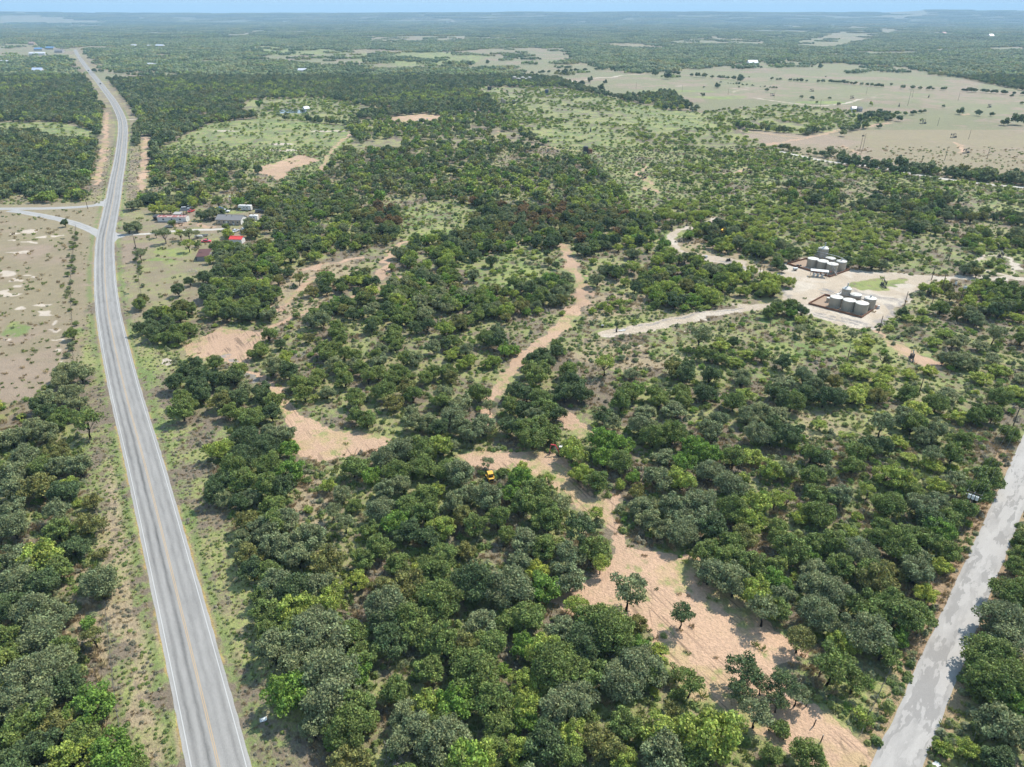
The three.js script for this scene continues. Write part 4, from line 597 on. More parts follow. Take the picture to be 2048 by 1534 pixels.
// near and middle distance: tree by tree
for (let z = -30; z > -1350;) {
  const step = -z < 420 ? 3.9 : -z < 800 ? 5.0 : 6.0;
  const hx = Math.min(1000, -z * 1.02 + 55);
  for (let x = -hx; x < hx; x += step) {
    const jx = x + rr(-0.5, 0.5) * step, jz = z + rr(-0.5, 0.5) * step, c = zoneAt(jx, jz), n = fbm(jx / 34 + 11, jz / 34), n2 = fbm(jx / 12, jz / 12 + 77), roll = rnd();
    const far = -jz > 420;
    if (c === 'N') {
      const [px, py] = PX(jx, 2, jz), inFrame = px > -25 && px < 2075 && py < 1560;
      if (inFrame) { // undergrowth between the surveyed trees
        const right = px > 1230 && py < 1050 ? 0.62 : 0.34;
        if (roll < right * sstep(0.3, 0.54, n2) * 1.3 && !blocked(jx, jz, 1.2)) { const w = rr(1, 2.5); addInst(rnd() < 0.4 ? 'thin' : 'bush', Math.floor(rnd() * 2), jx, jz, w / 2.6, pick(MIX.N), 0.75); }
        continue;
      }
      if (roll < 0.5 * sstep(0.3, 0.5, n) && !blocked(jx, jz, 2.5)) { const w = rr(4, 8); addInst('oak', Math.floor(rnd() * 5), jx, jz, w / 5.6, pick(MIX.M)); }
      continue;
    }
    let p, w0, w1;
    if (c === 'W') { p = 0.86 * sstep(0.2, 0.36, n); w0 = 4.2; w1 = 7.6; } else if (c === 'M') { p = 0.6 * sstep(0.3, 0.52, n); w0 = 3; w1 = 6.6; } else if (c === 'B') { p = 0.6; w0 = 3.4; w1 = 6.6; } else if (c === 'S') { p = 0.74 * sstep(0.3, 0.52, n); w0 = 2; w1 = 4.8; } else if (c === 's') { p = 0.5 * sstep(0.34, 0.58, n2); w0 = 1.4; w1 = 3.4; } else if (c === 'P') { p = -jz > 500 ? 0.008 * sstep(0.5, 0.62, n) : 0.0; w0 = 2.5; w1 = 6; } else p = 0;
    if (roll > p || (clearOf(jx, jz) && rnd() < 0.8)) continue;
    const w = rr(w0, w1); if (blocked(jx, jz, w * 0.45 + 0.6)) continue; const sq = c === 'S' || c === 's' ? 0.72 : 1;
    let t = pick(MIX[c]); if (c !== 'B' && vn(jx / 60, jz / 60 + 9) > 0.66 && rnd() < 0.4) t = 3;
    if (!far) addInst(shapeOf(t, w) === 'big' ? 'oak' : shapeOf(t, w), Math.floor(rnd() * 3), jx, jz, w / (w < 3.1 ? 2.6 : shapeOf(t, w) === 'soft' ? 5.2 : 5.6), t, rr(0.85, 1.1) * sq);
    else if (w < 3.6) addInst('midb', Math.floor(rnd() * 3), jx, jz, w / 3.4, t, rr(0.85, 1.15) * sq); else addInst('mid', Math.floor(rnd() * 5), jx, jz, w / 5.6, t, rr(0.85, 1.15) * sq);
  }
  z -= step;
}
// hedge lines and lone pasture trees: survey polylines with spacing (m)
for (const [sp_, w0, w1, kinds, ...pts] of [
  [5, 4, 7, [0, 0, 2], 1536, 160, 1600, 164, 1690, 168, 1760, 175], [5, 4, 7, [0, 2], 1800, 178, 1900, 182, 2060, 192], [7, 3, 6, [0, 1, 2], 1640, 314, 1720, 322, 1800, 334, 1900, 346, 2080, 368], [9, 3, 5, [1, 2], 1590, 302, 1660, 318, 1740, 328], [4, 4, 6.5, [0, 2], 272, 255, 273, 268, 272, 292],
  [8, 6, 9, [0, 2], 1340, 148, 1400, 155, 1470, 160], [9, 5, 8, [0], 1050, 150, 1180, 142, 1290, 138], [6, 4, 7, [0, 1], 1760, 228, 1800, 232, 1850, 226], [4, 1.5, 2.5, [1, 2], 150, 470, 143, 540, 142, 600, 146, 680, 147, 740], [3, 1.2, 2, [1, 2], 272, 490, 275, 530, 280, 575], [5, 2, 4, [0, 2], 1440, 166, 1500, 172, 1560, 178],
  [7, 5, 8, [0, 2], 190, 145, 240, 148, 270, 153],
]) { const L = spline(GP(pts), sp_); for (const p of L) if (rnd() < 0.72) { const w = rr(w0, w1), x = p.x + rr(-1, 1) * sp_ * 0.4, z = p.z + rr(-1, 1) * sp_ * 0.4; if (bare(x, z) < 0.6) continue; if (-z > 420) addInst(w < 3.6 ? 'midb' : 'mid', Math.floor(rnd() * 3), x, z, w / (w < 3.6 ? 3.4 : 5.6), pick(kinds)); else addInst('bush', Math.floor(rnd() * 3), x, z, w / 2.6, pick(kinds)); } }
for (const [px, py, w, t] of [[1687, 273, 7, 2], [1740, 240, 11, 0], [1722, 246, 10, 0], [1755, 236, 8, 0], [1797, 243, 7, 0], [1919, 229, 8, 0], [1957, 232, 7, 0], [1983, 233, 5, 0], [2035, 250, 12, 0], [2008, 251, 8, 0], [1640, 137, 10, 0], [1434, 176, 8, 0], [1202, 181, 10, 0], [1180, 165, 9, 0], [1210, 168, 7, 0], [1164, 172, 9, 0], [1130, 150, 12, 0], [1335, 158, 14, 0], [1310, 152, 12, 0], [1480, 164, 12, 0], [1662, 312, 8, 2], [1683, 315, 6, 2], [1710, 327, 7, 2], [1762, 333, 6, 2], [1800, 338, 9, 0], [1855, 347, 9, 2], [1968, 360, 10, 2], [2020, 366, 9, 2], [1930, 356, 5, 0], [900, 132, 11, 0], [940, 133, 10, 0], [975, 128, 9, 0], [520, 215, 9, 8], [551, 219, 9, 3], [420, 372, 6, 8], [170, 330, 9, 3], [172, 358, 8, 8]]) { const p = G(px, py); addInst('mid', Math.floor(rnd() * 5), p.x, p.z, w / 5.6, t); }

function plantStuff(name) {
  const root = new THREE.Group(); root.name = name; root.userData = { kind: 'stuff', label: 'woodland of oak, elm and mesquite covering the plain', category: 'woodland' }; scene.add(root);
  const m4 = new THREE.Matrix4(), q = new THREE.Quaternion(), e = new THREE.Euler(), col = new THREE.Color(); let total = 0;
  for (const key in instances) {
    const [kind, v] = key.split(':'), list = instances[key];
    let S; if (kind === 'mid') S = MIDS[v]; else if (kind === 'midb') S = MIDB[v]; else if (kind[0] === 'p') S = PATCHES[kind][v]; else S = SHAPES[kind][v % SHAPES[kind].length];
    const geos = [S.crown, S.trunk].filter(Boolean);
    for (const [n, geo] of geos.entries()) {
      if (n === 1 && kind.startsWith('mid')) continue;
      const im = shade(new THREE.InstancedMesh(geo, n ? bark : leafInst, list.length)); im.name = n ? 'trunks' : 'crowns'; im.userData.kind = 'stuff';
      list.forEach(([x, z, s, a, t, sy, y], i) => {
        q.setFromEuler(e.set(0, a, 0)); im.setMatrixAt(i, m4.compose(V(x, y + terrain(x, z), z), q, V(s, s * sy, s)));
        if (!n) { const L = LEAF[t] ?? LEAF[1], h1 = fbm(x / 25 + t, z / 25), b = 0.8 + 0.45 * h1; col.setRGB(L[0] * b * (0.9 + 0.25 * h1), L[1] * b, L[2] * b * 0.95); im.setColorAt(i, col); }
      });
      root.add(im);
    }
    total += list.length;
  }
  console.log('instances', total);
}
// far woodland: patches of canopy, each of many small crowns
function makePatch(size, trees, w0, w1, quads, leaf) {
  const T = new Tris();
  for (let i = 0; i < trees; i++) {
    const x = rr(-0.58, 0.58) * size, z = rr(-0.58, 0.58) * size, w = rr(w0, w1), h = w * rr(0.7, 0.95), b0 = rr(0.7, 1.3), hu = rr(-0.12, 0.12);
    for (let k = 0; k < quads; k++) { const d = onSphere(); d.y = Math.abs(d.y) * 1.15 - 0.4; const b = b0 * rr(0.8, 1.2); T.quad(V(x + d.x * w * 0.5, h * 0.52 + d.y * h * 0.5, z + d.z * w * 0.5), d.clone().add(V(0, 0.4, 0)).addScaledVector(onSphere(), 0.5).normalize(), onSphere(), leaf * rr(0.4, 0.7), leaf * rr(0.4, 0.7), [b * (1 + hu), b, b * (1 - hu)]); }
  }
  return { crown: T.geo() };
}
const PATCHES = { pa: [0, 1, 2].map(() => makePatch(26, 16, 4.5, 8, 46, 2.0)), pb: [0, 1, 2].map(() => makePatch(80, 120, 5, 9, 16, 3.6)), pc: [0, 1].map(() => makePatch(260, 700, 8, 13, 6, 8)) };
const scatter = (d0, d1, step, key, nv) => {
  for (let z = -d0 * 0.6; z > -d1; z -= step) { const hx = Math.min(d1, -z * 1.02 + 60); for (let x = -hx; x < hx; x += step) {
    const jx = x + rr(-0.5, 0.5) * step, jz = z + rr(-0.5, 0.5) * step, d = Math.hypot(jx, jz); if ((d0 === 1350 ? -jz < 1350 : d < d0) || d > d1) continue;
    const c = zoneAt(jx, jz), n = fbm(jx / 420 + 5, jz / 420), n3 = fbm(jx / 120, jz / 120 + 31); let p = c === 'P' ? 0.02 + 0.25 * sstep(0.58, 0.66, n3) : c === 's' ? 0.4 * sstep(0.4, 0.55, n3) : 0.97 * sstep(0.25, 0.33, n) * (0.55 + 0.45 * sstep(0.3, 0.42, n3));
    if (d > 4500 && c !== 'P') p *= 0.55 + 0.45 * sstep(0.36, 0.46, fbm(jx / 1500 + 3, jz / 700));
    if (rnd() > p || blockedFar(jx, jz, step * 0.4)) continue; addInst(key, Math.floor(rnd() * nv), jx, jz, rr(0.85, 1.15), pick(MIX.W), rr(0.85, 1.2));
  } }
};
const blockedFar = (x, z, m) => verge(x, z) < Math.max(15, m * 3) || bare(x, z) < m * 0.4;
scatter(1350, 3600, 26, 'pa', 3); scatter(3600, 8000, 78, 'pb', 3); scatter(8000, 13200, 235, 'pc', 2);
plantStuff('woodland');
// ---------------------------------------------------------------- ground cover: low brush, weeds and dry grass
{
  const blade = (n, h, spread) => { const T = new Tris(); for (let i = 0; i < n; i++) { const a = rr(0, 6.283), r = rr(0, spread), b = rr(0.75, 1.25), hh = h * rr(0.6, 1.2), lean = V(Math.cos(a), 0, Math.sin(a)); T.quad(V(lean.x * r, hh * 0.5, lean.z * r), V(-lean.z, 0.25, lean.x).normalize(), lean.clone().multiplyScalar(0.5).add(V(0, 1, 0)).normalize(), rr(0.03, 0.07) * 1.4, hh * 0.55, [b, b, b * 0.95], 0.1); } return T.geo(); };
  const sprig = (n, w, h, leaf) => { const T = new Tris(); for (let i = 0; i < n; i++) { const d = onSphere(); d.y = Math.abs(d.y); const q = Math.sqrt(rnd()), b = rr(0.7, 1.3), hu = rr(-0.1, 0.1); T.quad(V(d.x * w * 0.5 * q, 0.05 + d.y * h * rr(0.4, 1), d.z * w * 0.5 * q), d.clone().add(V(0, 0.6, 0)).addScaledVector(onSphere(), 0.7).normalize(), onSphere(), leaf * rr(0.35, 0.6), leaf * rr(0.4, 0.8), [b * (1 + hu), b, b * (1 - hu)]); } return T.geo(); };
  const KIND = { grass: [blade(26, 0.55, 0.42), blade(22, 0.7, 0.5), blade(30, 0.45, 0.6)], weed: [sprig(70, 1.0, 0.5, 0.26), sprig(90, 1.4, 0.6, 0.28)], brush: [sprig(150, 1.7, 1.0, 0.34), sprig(130, 1.5, 1.2, 0.34)] };
  const put = { grass: [[], [], []], weed: [[], []], brush: [[], []] };
  const STRAW = [[0.60, 0.47, 0.27], [0.66, 0.54, 0.33], [0.52, 0.39, 0.23]], GREEN = [[0.29, 0.37, 0.095], [0.23, 0.32, 0.08], [0.36, 0.41, 0.12], [0.33, 0.36, 0.18]], DULL = [[0.36, 0.33, 0.21], [0.40, 0.36, 0.25], [0.3, 0.28, 0.18]];
  for (let z = -38; z > -620;) {
    const step = -z < 160 ? 0.85 : -z < 260 ? 1.4 : 2.3, hx = Math.min(460, -z * 0.86 + 38);
    for (let x = -hx; x < hx; x += step) {
      const jx = x + rr(-0.5, 0.5) * step, jz = z + rr(-0.5, 0.5) * step, n1 = fbm(jx / 9 + 50, jz / 9), n2 = fbm(jx / 2.6, jz / 2.6 + 31), roll = rnd();
      if (roll > 0.62) continue;
      const v = verge0(jx, jz), c = zoneAt(jx, jz); if (v < 5.2) continue;
      if (c === 'P' && roll > 0.12) continue; if (c === 'O' && roll > 0.1) continue;
      const b = bare(jx, jz); if (b < 0.2 && !(b === -1 && roll < 0.012)) continue;
      const green = n1 * 0.6 + n2 * 0.4 + (c === 's' || c === 'S' ? 0.06 : 0) + (v < 14 ? 0.0 : 0.01);
      let k, col, s;
      if (v < 13) { k = roll < 0.34 ? 'grass' : 'weed'; s = rr(0.35, 0.75); col = green > 0.485 ? pick(GREEN) : k === 'grass' ? pick(STRAW) : pick(DULL);  } else {
        if (roll < 0.24 || (green < 0.47 && roll < 0.42)) { k = 'grass'; col = green > 0.5 ? pick(GREEN) : pick(STRAW); s = rr(0.7, 1.5); } else if (roll < 0.44) { k = 'weed'; col = green > 0.47 ? pick(GREEN) : pick(DULL); s = rr(0.6, 1.2); } else { k = 'brush'; col = green > 0.46 ? pick(GREEN) : pick(DULL); s = rr(0.5, 1.15); if (roll > 0.44 + 0.16 * sstep(0.4, 0.55, n2)) continue; }
      }
      put[k][Math.floor(rnd() * put[k].length)].push([jx, jz, s * (step > 2 ? 1.5 : 1.1), col]);
    }
    z -= step;
  }
  const root = new THREE.Group(); root.name = 'undergrowth'; root.userData = { kind: 'stuff', label: 'dry grass, weeds and low brush between the trees', category: 'undergrowth' }; scene.add(root);
  const m4 = new THREE.Matrix4(), q = new THREE.Quaternion(), e = new THREE.Euler(), cc = new THREE.Color(); let n = 0;
  for (const k in put) put[k].forEach((L, v) => {
    const im = shade(new THREE.InstancedMesh(KIND[k][v], leafInst, L.length)); im.name = k === 'grass' ? 'grass_tufts' : k === 'weed' ? 'weeds' : 'brush'; im.userData.kind = 'stuff';
    L.forEach(([x, z, s, c], i) => { im.setMatrixAt(i, m4.compose(V(x, 0, z), q.setFromEuler(e.set(0, rr(0, 6.28), 0)), V(s, s * rr(0.8, 1.2), s))); const b = rr(0.56, 0.8); im.setColorAt(i, cc.setRGB(c[0] * b, c[1] * b, c[2] * b)); });
    root.add(im); n += L.length;
  });
  console.log('cover', n);
}
// ---------------------------------------------------------------- oil-lease equipment
const tankPaint = paint(128, 128, (u, v) => { const g = 0.42 + (fbm(u * 9, v * 2.5) - 0.5) * 0.10 - 0.10 * sstep(0.62, 0.75, fbm(u * 22, v * 1.3 + 7)) * sstep(0.1, 0.6, 1 - v) + (rnd() - 0.5) * 0.02; return [g * 1.12, g * 0.98, g * 0.76]; });
const tankMat = new THREE.MeshStandardMaterial({ map: tankPaint, roughness: 0.6 }), tankTop = mat(0.50, 0.48, 0.43, 0.6), steel = mat(0.42, 0.42, 0.41, 0.5, 0.3), darkSteel = mat(0.035, 0.033, 0.032, 0.6), rust = mat(0.16, 0.075, 0.04, 0.9), concrete = mat(0.42, 0.37, 0.31, 0.95), black = mat(0.02, 0.02, 0.022, 0.55), whitePaint = mat(0.55, 0.55, 0.53, 0.5), galv = mat(0.36, 0.37, 0.38, 0.45, 0.4), liner = mat(0.07, 0.065, 0.06, 0.8), woodPole = mat(0.085, 0.062, 0.045, 0.95), earthFloor = mat(0.28, 0.20, 0.14, 0.97);
function tank(p, d, h, label, group, dome = 0.28, chimney = 0, body = tankMat, lid = tankTop) {
  const t = thing('storage_tank', label, 'tank', p, 0, group), r = d / 2;
  part(t, 'shell', cyl(r, r, h, 0, h / 2, 0, 36), body);
  const roof = part(t, 'roof', new THREE.LatheGeometry([[0, dome], [r * 0.5, dome * 0.72], [r * 0.95, 0.06], [r + 0.05, 0], [r + 0.05, -0.08]].map((a) => new THREE.Vector2(...a)), 36).translate(0, h, 0), lid);
  part(roof, 'hatch', cyl(0.28, 0.28, 0.18, r * 0.55, h + dome * 0.7, 0, 10), galv);
  for (const f of [0.33, 0.67]) part(t, 'seam_band', new THREE.TorusGeometry(r + 0.012, 0.03, 4, 36).rotateX(Math.PI / 2).translate(0, h * f, 0), body);
  part(t, 'manway', cyl(0.3, 0.3, 0.12, 0, 0, 0, 12).rotateX(Math.PI / 2).translate(Math.sin(0.9) * 0 + 0.5, 0.6, Math.sqrt(Math.max(0.01, r * r - 0.25)) + 0.02), steel);
  part(t, 'valve', join([bar(V(-0.5, 0.35, r * 0.9), V(-0.5, 0.35, r + 0.5), 0.07), box(0.2, 0.2, 0.2, -0.5, 0.35, r + 0.5)]), steel);
  if (chimney) part(t, 'vent_stack', join([cyl(0.22, 0.22, chimney, 0, h + chimney / 2, 0, 12), cyl(0.3, 0.3, 0.35, 0, h + chimney, 0, 12), cyl(0.32, 0.32, 0.4, 0, h + chimney * 0.4, 0, 12)]), galv);
  return t;
}
function berm(px, label, floorMat) {
  const P = GP(px), c = P.reduce((a, p) => a.add(p), V(0, 0, 0)).multiplyScalar(1 / P.length), t = thing('containment_wall', label, 'containment', [c.x, 0, c.z]);
  P.forEach((a, i) => { const b = P[(i + 1) % P.length], d = b.clone().sub(a), L = d.length(), g = box(L + 0.3, 0.75, 0.28, 0, 0.35, 0).rotateY(-Math.atan2(d.z, d.x)); part(t, 'wall_panel', g.translate((a.x + b.x) / 2 - c.x, 0, (a.z + b.z) / 2 - c.z), rust); });
  part(t, 'floor_liner', new THREE.ShapeGeometry(new THREE.Shape(P.map((p) => new THREE.Vector2(p.x - c.x, -(p.z - c.z))))).rotateX(-Math.PI / 2).translate(0, 0.03, 0), floorMat);
  return t;
}
function catwalk(pts, h, label, group) {
  const c = G(...pts[0]), t = thing('tank_walkway', label, 'walkway', [c.x, 0, c.z], 0, group), Q = pts.map((p) => G(...p).sub(c));
  for (let i = 0; i + 1 < Q.length; i++) {
    const a = Q[i].clone().setY(h), b = Q[i + 1].clone().setY(h);
    part(t, 'deck', beam(a, b, 0.7, 0.08), galv);
    part(t, 'handrail', bar(a.clone().add(V(0, 1.05, 0)), b.clone().add(V(0, 1.05, 0)), 0.045), galv); part(t, 'mid_rail', bar(a.clone().add(V(0, 0.55, 0)), b.clone().add(V(0, 0.55, 0)), 0.03), galv);
    const n = Math.max(2, Math.round(a.distanceTo(b) / 1.8)); for (let k = 0; k <= n; k++) { const p = a.clone().lerp(b, k / n); part(t, 'stanchion', bar(p.clone().add(V(0, k % 2 ? 0 : -h, 0)), p.clone().add(V(0, 1.05, 0)), 0.04), galv); }
  }
  return t;
}
function stair(px, py, h, turn, label) {
  const p = G(px, py), t = thing('tank_stair', label, 'stairs', [p.x, 0, p.z], turn);
  for (const s of [-0.4, 0.4]) { part(t, 'stringer', beam(V(0, 0.05, s), V(h * 0.8, h, s), 0.08, 0.2), galv); part(t, 'handrail', bar(V(0, 1, s), V(h * 0.8, h + 1, s), 0.04), galv); }
  for (let i = 1; i < 14; i++) part(t, 'step', box(0.26, 0.04, 0.78, h * 0.8 * i / 14, h * i / 14, 0), steel);
}
function pipes(name, label, list, m, cat = 'pipework') { const c = G(list[0][0], list[0][1]), t = thing(name, label, cat, [c.x, 0, c.z]); for (const [x0, y0, h0, x1, y1, h1, r] of list) part(t, 'pipe', bar(G(x0, y0).sub(c).setY(h0), G(x1, y1).sub(c).setY(h1), r ?? 0.09), m); return t; }
const g1 = 'tanks of the front battery', g2 = 'tanks of the rear battery';
berm([1617.5, 608.5, 1650, 591, 1754, 615, 1723, 636], 'rusty low steel containment wall around the front tank battery', earthFloor);
for (const [x, y, d, h, l, dm, ch] of [[1669, 613.6, 4.6, 4.1, 'beige tank at the left end of the front battery front row', 0.3], [1694.5, 620, 4.6, 4.1, 'beige tank in the middle of the front battery front row', 0.3], [1719.5, 626.5, 4.7, 4.2, 'beige tank at the right end of the front battery front row', 0.3], [1689, 600.5, 3.4, 4.9, 'tall beige separator tank with grey stack behind the front battery', 0.9, 2.0], [1708, 606, 4.2, 3.6, 'white roofed tank in the back row of the front battery', 0.5], [1736, 617.5, 4.3, 4.4, 'beige tank with vent at the right rear of the front battery', 0.4, 0.9], [1656, 603.5, 1.5, 1.7, 'small rusty drum tank at the left corner of the front battery', 0.1]]) tank(G(x, y), d, h, l, g1, dm, ch ?? 0, x === 1656 ? mat(0.36, 0.29, 0.21, 0.8) : tankMat);
catwalk([[1675, 606.5], [1693, 611], [1712, 615.5], [1728, 620]], 3.9, 'grey railed catwalk between the front battery rows', 'catwalks'); stair(1733, 630, 4, 2.4, 'grey steel stair at the right of the front battery');
pipes('inlet_pipes', 'grey pipes and header left of the front battery separator', [[1640, 586, 0.3, 1684, 599, 0.4], [1652, 580, 0.4, 1684, 597, 0.5], [1636, 582, 0.5, 1655, 583, 0.5], [1684, 592, 3, 1689, 600, 4.2, 0.16], [1671, 593, 0.4, 1684, 592, 3, 0.12]], galv);
{ const p = G(1677, 594), t = thing('pressure_vessel', 'horizontal white separator vessel beside the front battery stack', 'vessel', p, 0.5); part(t, 'shell', new THREE.CapsuleGeometry(0.55, 2.4, 6, 16).rotateZ(Math.PI / 2).translate(0, 1.1, 0), whitePaint); for (const s of [-0.9, 0.9]) part(t, 'saddle', box(0.2, 0.9, 0.7, s, 0.4, 0), steel); }
{ const p = G(1755.5, 617.5), t = thing('pump_skid', 'small pale pump unit at the right corner of the front battery', 'pump', p, 0.4); part(t, 'base', box(1.4, 0.2, 0.8, 0, 0.1, 0), steel); part(t, 'housing', box(0.7, 1.1, 0.6, 0.2, 0.75, 0), whitePaint); part(t, 'motor', cyl(0.22, 0.22, 0.6, 0, 0, 0).rotateZ(Math.PI / 2).translate(-0.4, 0.45, 0), galv); }
berm([1574, 528.5, 1612, 518.5, 1698, 541, 1660, 554.5], 'dark rusty containment wall around the rear tank battery', earthFloor);
for (const [x, y, d, h, l, dm, ch] of [[1623, 534.6, 4.6, 4.1, 'beige tank at the left end of the rear battery front row', 0.3], [1642.5, 539.6, 4.6, 4.1, 'beige tank in the middle of the rear battery front row', 0.3], [1661.5, 546, 4.6, 4.2, 'beige tank with a red placard right in the rear battery front row', 0.3], [1644, 523, 3.6, 6.2, 'tall beige separator tank with stack behind the rear battery', 1.0, 2.4], [1637, 520, 2.2, 5.6, 'slim beige tank beside the rear battery separator', 0.6], [1658, 532, 4.2, 3.7, 'white roofed tank in the back row of the rear battery', 0.5], [1679, 541, 4.2, 4.3, 'beige tank with thin vent at the right of the rear battery', 0.4, 1.2]]) {
  const t = tank(G(x, y), d, h, l, g2, dm, ch ?? 0); if (x === 1661.5) part(t, 'placard', new THREE.PlaneGeometry(0.55, 0.55).rotateZ(0.785).translate(-1, 1.3, Math.sqrt(2.3 * 2.3 - 1) + 0.05), mat(0.75, 0.12, 0.06, 0.5));
}
catwalk([[1626, 527], [1645, 532], [1664, 538], [1682, 545]], 3.9, 'grey railed catwalk between the rear battery rows', 'catwalks'); stair(1674, 551, 4, 2.6, 'grey steel stair at the right of the rear battery');
pipes('overhead_pipes', 'pale overhead pipes linking the rear battery tanks', [[1630, 522, 4.6, 1650, 527, 4.6], [1650, 527, 4.6, 1672, 532, 4.4], [1672, 532, 4.4, 1690, 540, 4.2], [1637, 520, 5, 1644, 523, 5.6], [1690, 540, 0.3, 1690, 540, 4.2], [1600, 533, 0.4, 1618, 539, 0.5], [1592, 530, 0.4, 1602, 536, 0.6]], whitePaint);
{ const p = G(1637, 552.5), t = thing('pump_canopy', 'white flat canopy over pumps in front of the rear battery', 'canopy', p, -0.33);
  part(t, 'roof_sheet', box(7.2, 0.1, 2.2, 0, 2.7, 0).rotateX(0.12), whitePaint); for (const x of [-3.3, 0, 3.3]) for (const z of [-0.9, 0.9]) part(t, 'post', box(0.1, 2.7, 0.1, x, 1.35, z), galv);
  for (const x of [-2, -0.4, 1.4]) { const q = part(t, 'pump', join([box(0.9, 0.7, 0.7, x, 0.5, 0), cyl(0.25, 0.25, 0.9, 0, 0, 0).rotateZ(Math.PI / 2).translate(x + 0.3, 1.0, 0)]), whitePaint); part(q, 'motor', cyl(0.2, 0.2, 0.5, x - 0.3, 1.1, 0.1, 10), galv); } }
{ const p = G(1597, 534), t = thing('pump_skid', 'dark pump engine at the left corner of the rear battery', 'pump', p, 0.3); part(t, 'base', box(2.2, 0.25, 1.1, 0, 0.12, 0), darkSteel); part(t, 'engine', box(0.9, 0.9, 0.8, -0.5, 0.65, 0), black); part(t, 'flywheel', cyl(0.5, 0.5, 0.16, 0, 0, 0, 18).rotateX(Math.PI / 2).translate(0.6, 0.7, 0.4), darkSteel); }
{ const p = G(1590, 541), t = thing('oil_cart', 'small white tank cart left of the rear battery', 'cart', p, 0.2); part(t, 'drum', new THREE.CapsuleGeometry(0.5, 1.4, 4, 12).rotateZ(Math.PI / 2).translate(0, 0.95, 0), whitePaint); part(t, 'frame', box(2, 0.12, 0.9, 0, 0.42, 0), steel); for (const z of [-0.5, 0.5]) part(t, 'wheel', cyl(0.32, 0.32, 0.18, 0, 0, 0).rotateX(Math.PI / 2).translate(0, 0.32, z), black); }

// a beam pump: base, tower, walking beam, horsehead, counterweights, motor
const pumpGeo = (() => { const tower = []; for (const [x, z] of [[-0.55, -0.5], [0.55, -0.5], [-0.55, 0.5], [0.55, 0.5]]) tower.push(beam(V(x, 0.3, z), V(x * 0.12, 2.6, z * 0.3), 0.12)); tower.push(beam(V(-0.3, 1.3, -0.35), V(0.3, 1.3, 0.35), 0.07));
  return { base: join([box(4.6, 0.25, 0.35, 0.3, 0.15, -0.5), box(4.6, 0.25, 0.35, 0.3, 0.15, 0.5), box(0.3, 0.22, 1.2, -1.7, 0.15, 0), box(0.3, 0.22, 1.2, 2.2, 0.15, 0)]), tower: join(tower), beam_: box(4, 0.34, 0.22, 0, 2.72, 0).rotateZ(0.14), head: (() => { const s = new THREE.Shape(); s.moveTo(0, -0.9); s.quadraticCurveTo(-0.5, 0, 0, 0.75); s.lineTo(0.35, 0.3); s.lineTo(0.35, -0.3); s.lineTo(0, -0.9); return new THREE.ExtrudeGeometry(s, { depth: 0.26, bevelEnabled: false }).translate(-2.2, 2.4, -0.13); })(), crank: join([beam(V(1.7, 0.95, -0.42), V(1.5, 0.2, -0.42), 0.5, 0.2), beam(V(1.7, 0.95, 0.42), V(1.5, 0.2, 0.42), 0.5, 0.2), beam(V(1.7, 1.0, -0.4), V(1.9, 2.95, -0.3), 0.1), beam(V(1.7, 1.0, 0.4), V(1.9, 2.95, 0.3), 0.1), box(0.7, 0.7, 0.7, 1.7, 0.75, 0)]), motor: join([box(0.8, 0.6, 0.6, 2.5, 0.6, 0), cyl(0.28, 0.28, 0.5, 2.5, 1.0, 0, 10)]), well: join([cyl(0.14, 0.14, 0.9, -2.25, 0.45, 0), bar(V(-2.25, 0.9, 0), V(-2.25, 1.9, 0), 0.03), box(0.5, 0.2, 0.3, -2.25, 0.5, 0)]) }; })();
function pumpjack(px, py, turn, label, s = 1, m = darkSteel) {
  const t = thing('pumpjack', label, 'pumpjack', G(px, py), turn, 'beam pumps on the lease'); t.scale.setScalar(s);
  for (const [n, g] of [['base', pumpGeo.base], ['tower', pumpGeo.tower], ['walking_beam', pumpGeo.beam_], ['horsehead', pumpGeo.head], ['crank', pumpGeo.crank], ['motor', pumpGeo.motor], ['wellhead', pumpGeo.well]]) part(t, n, g, m);
}
for (const [x, y, a, l, s] of [[1767, 573.5, 1.45, 'black pumpjack on the grassy island between the tank pads', 1], [1823, 720, 1.2, 'black pumpjack at the end of the spur below the pad', 1], [1288, 470 / 1, 0, '', 0], [1906, 275.5, 0.2, 'black pumpjack in the tan field right of centre', 1.2], [1931, 306.5, 0.3, 'black pumpjack nearest the white track in the tan field', 1.2], [1845, 247.5, 0.1, 'black pumpjack with engine shed near the field trees', 1.3], [1703.5, 197, 0.4, 'small far pumpjack left of the pasture track', 1.2], [1623, 183, 0.2, 'tiny far pumpjack in the middle of the big pasture', 1.2], [1857, 195, 1, 'tiny far pumpjack below the hedge at right', 1.2], [1978, 215, 0.5, 'far pumpjack at the end of a pale spur', 1.3], [1798, 213, 1.2, 'tiny far pumpjack beside a tall pole', 1.2], [1544, 192, 0.3, 'tiny far pumpjack by the pasture bend', 1.2], [1091, 285, 0.5, 'pumpjack among shrubs left of the dark tanks', 1.3], [1181, 263, 1.4, 'pumpjack on a sandy spot above the dark tanks', 1.2], [1284, 357, 0.2, 'pumpjack beside the winding shrubland track', 1.1], [1493, 347, 0.1, 'pumpjack at the end of the short shrubland spur', 1.2], [2001, 516, 1.3, 'pumpjack by the looped track at the far right', 1], [1343, 461, 1.5, 'pumpjack at the bend of the caliche road', 0.9], [1856, 590, 1.2, 'small pumpjack in brush right of the pad', 0.9], [748, 220, 0.1, 'pumpjack on the bare pad beyond the pond', 1.5]]) if (s) pumpjack(x, y, a, l, s);
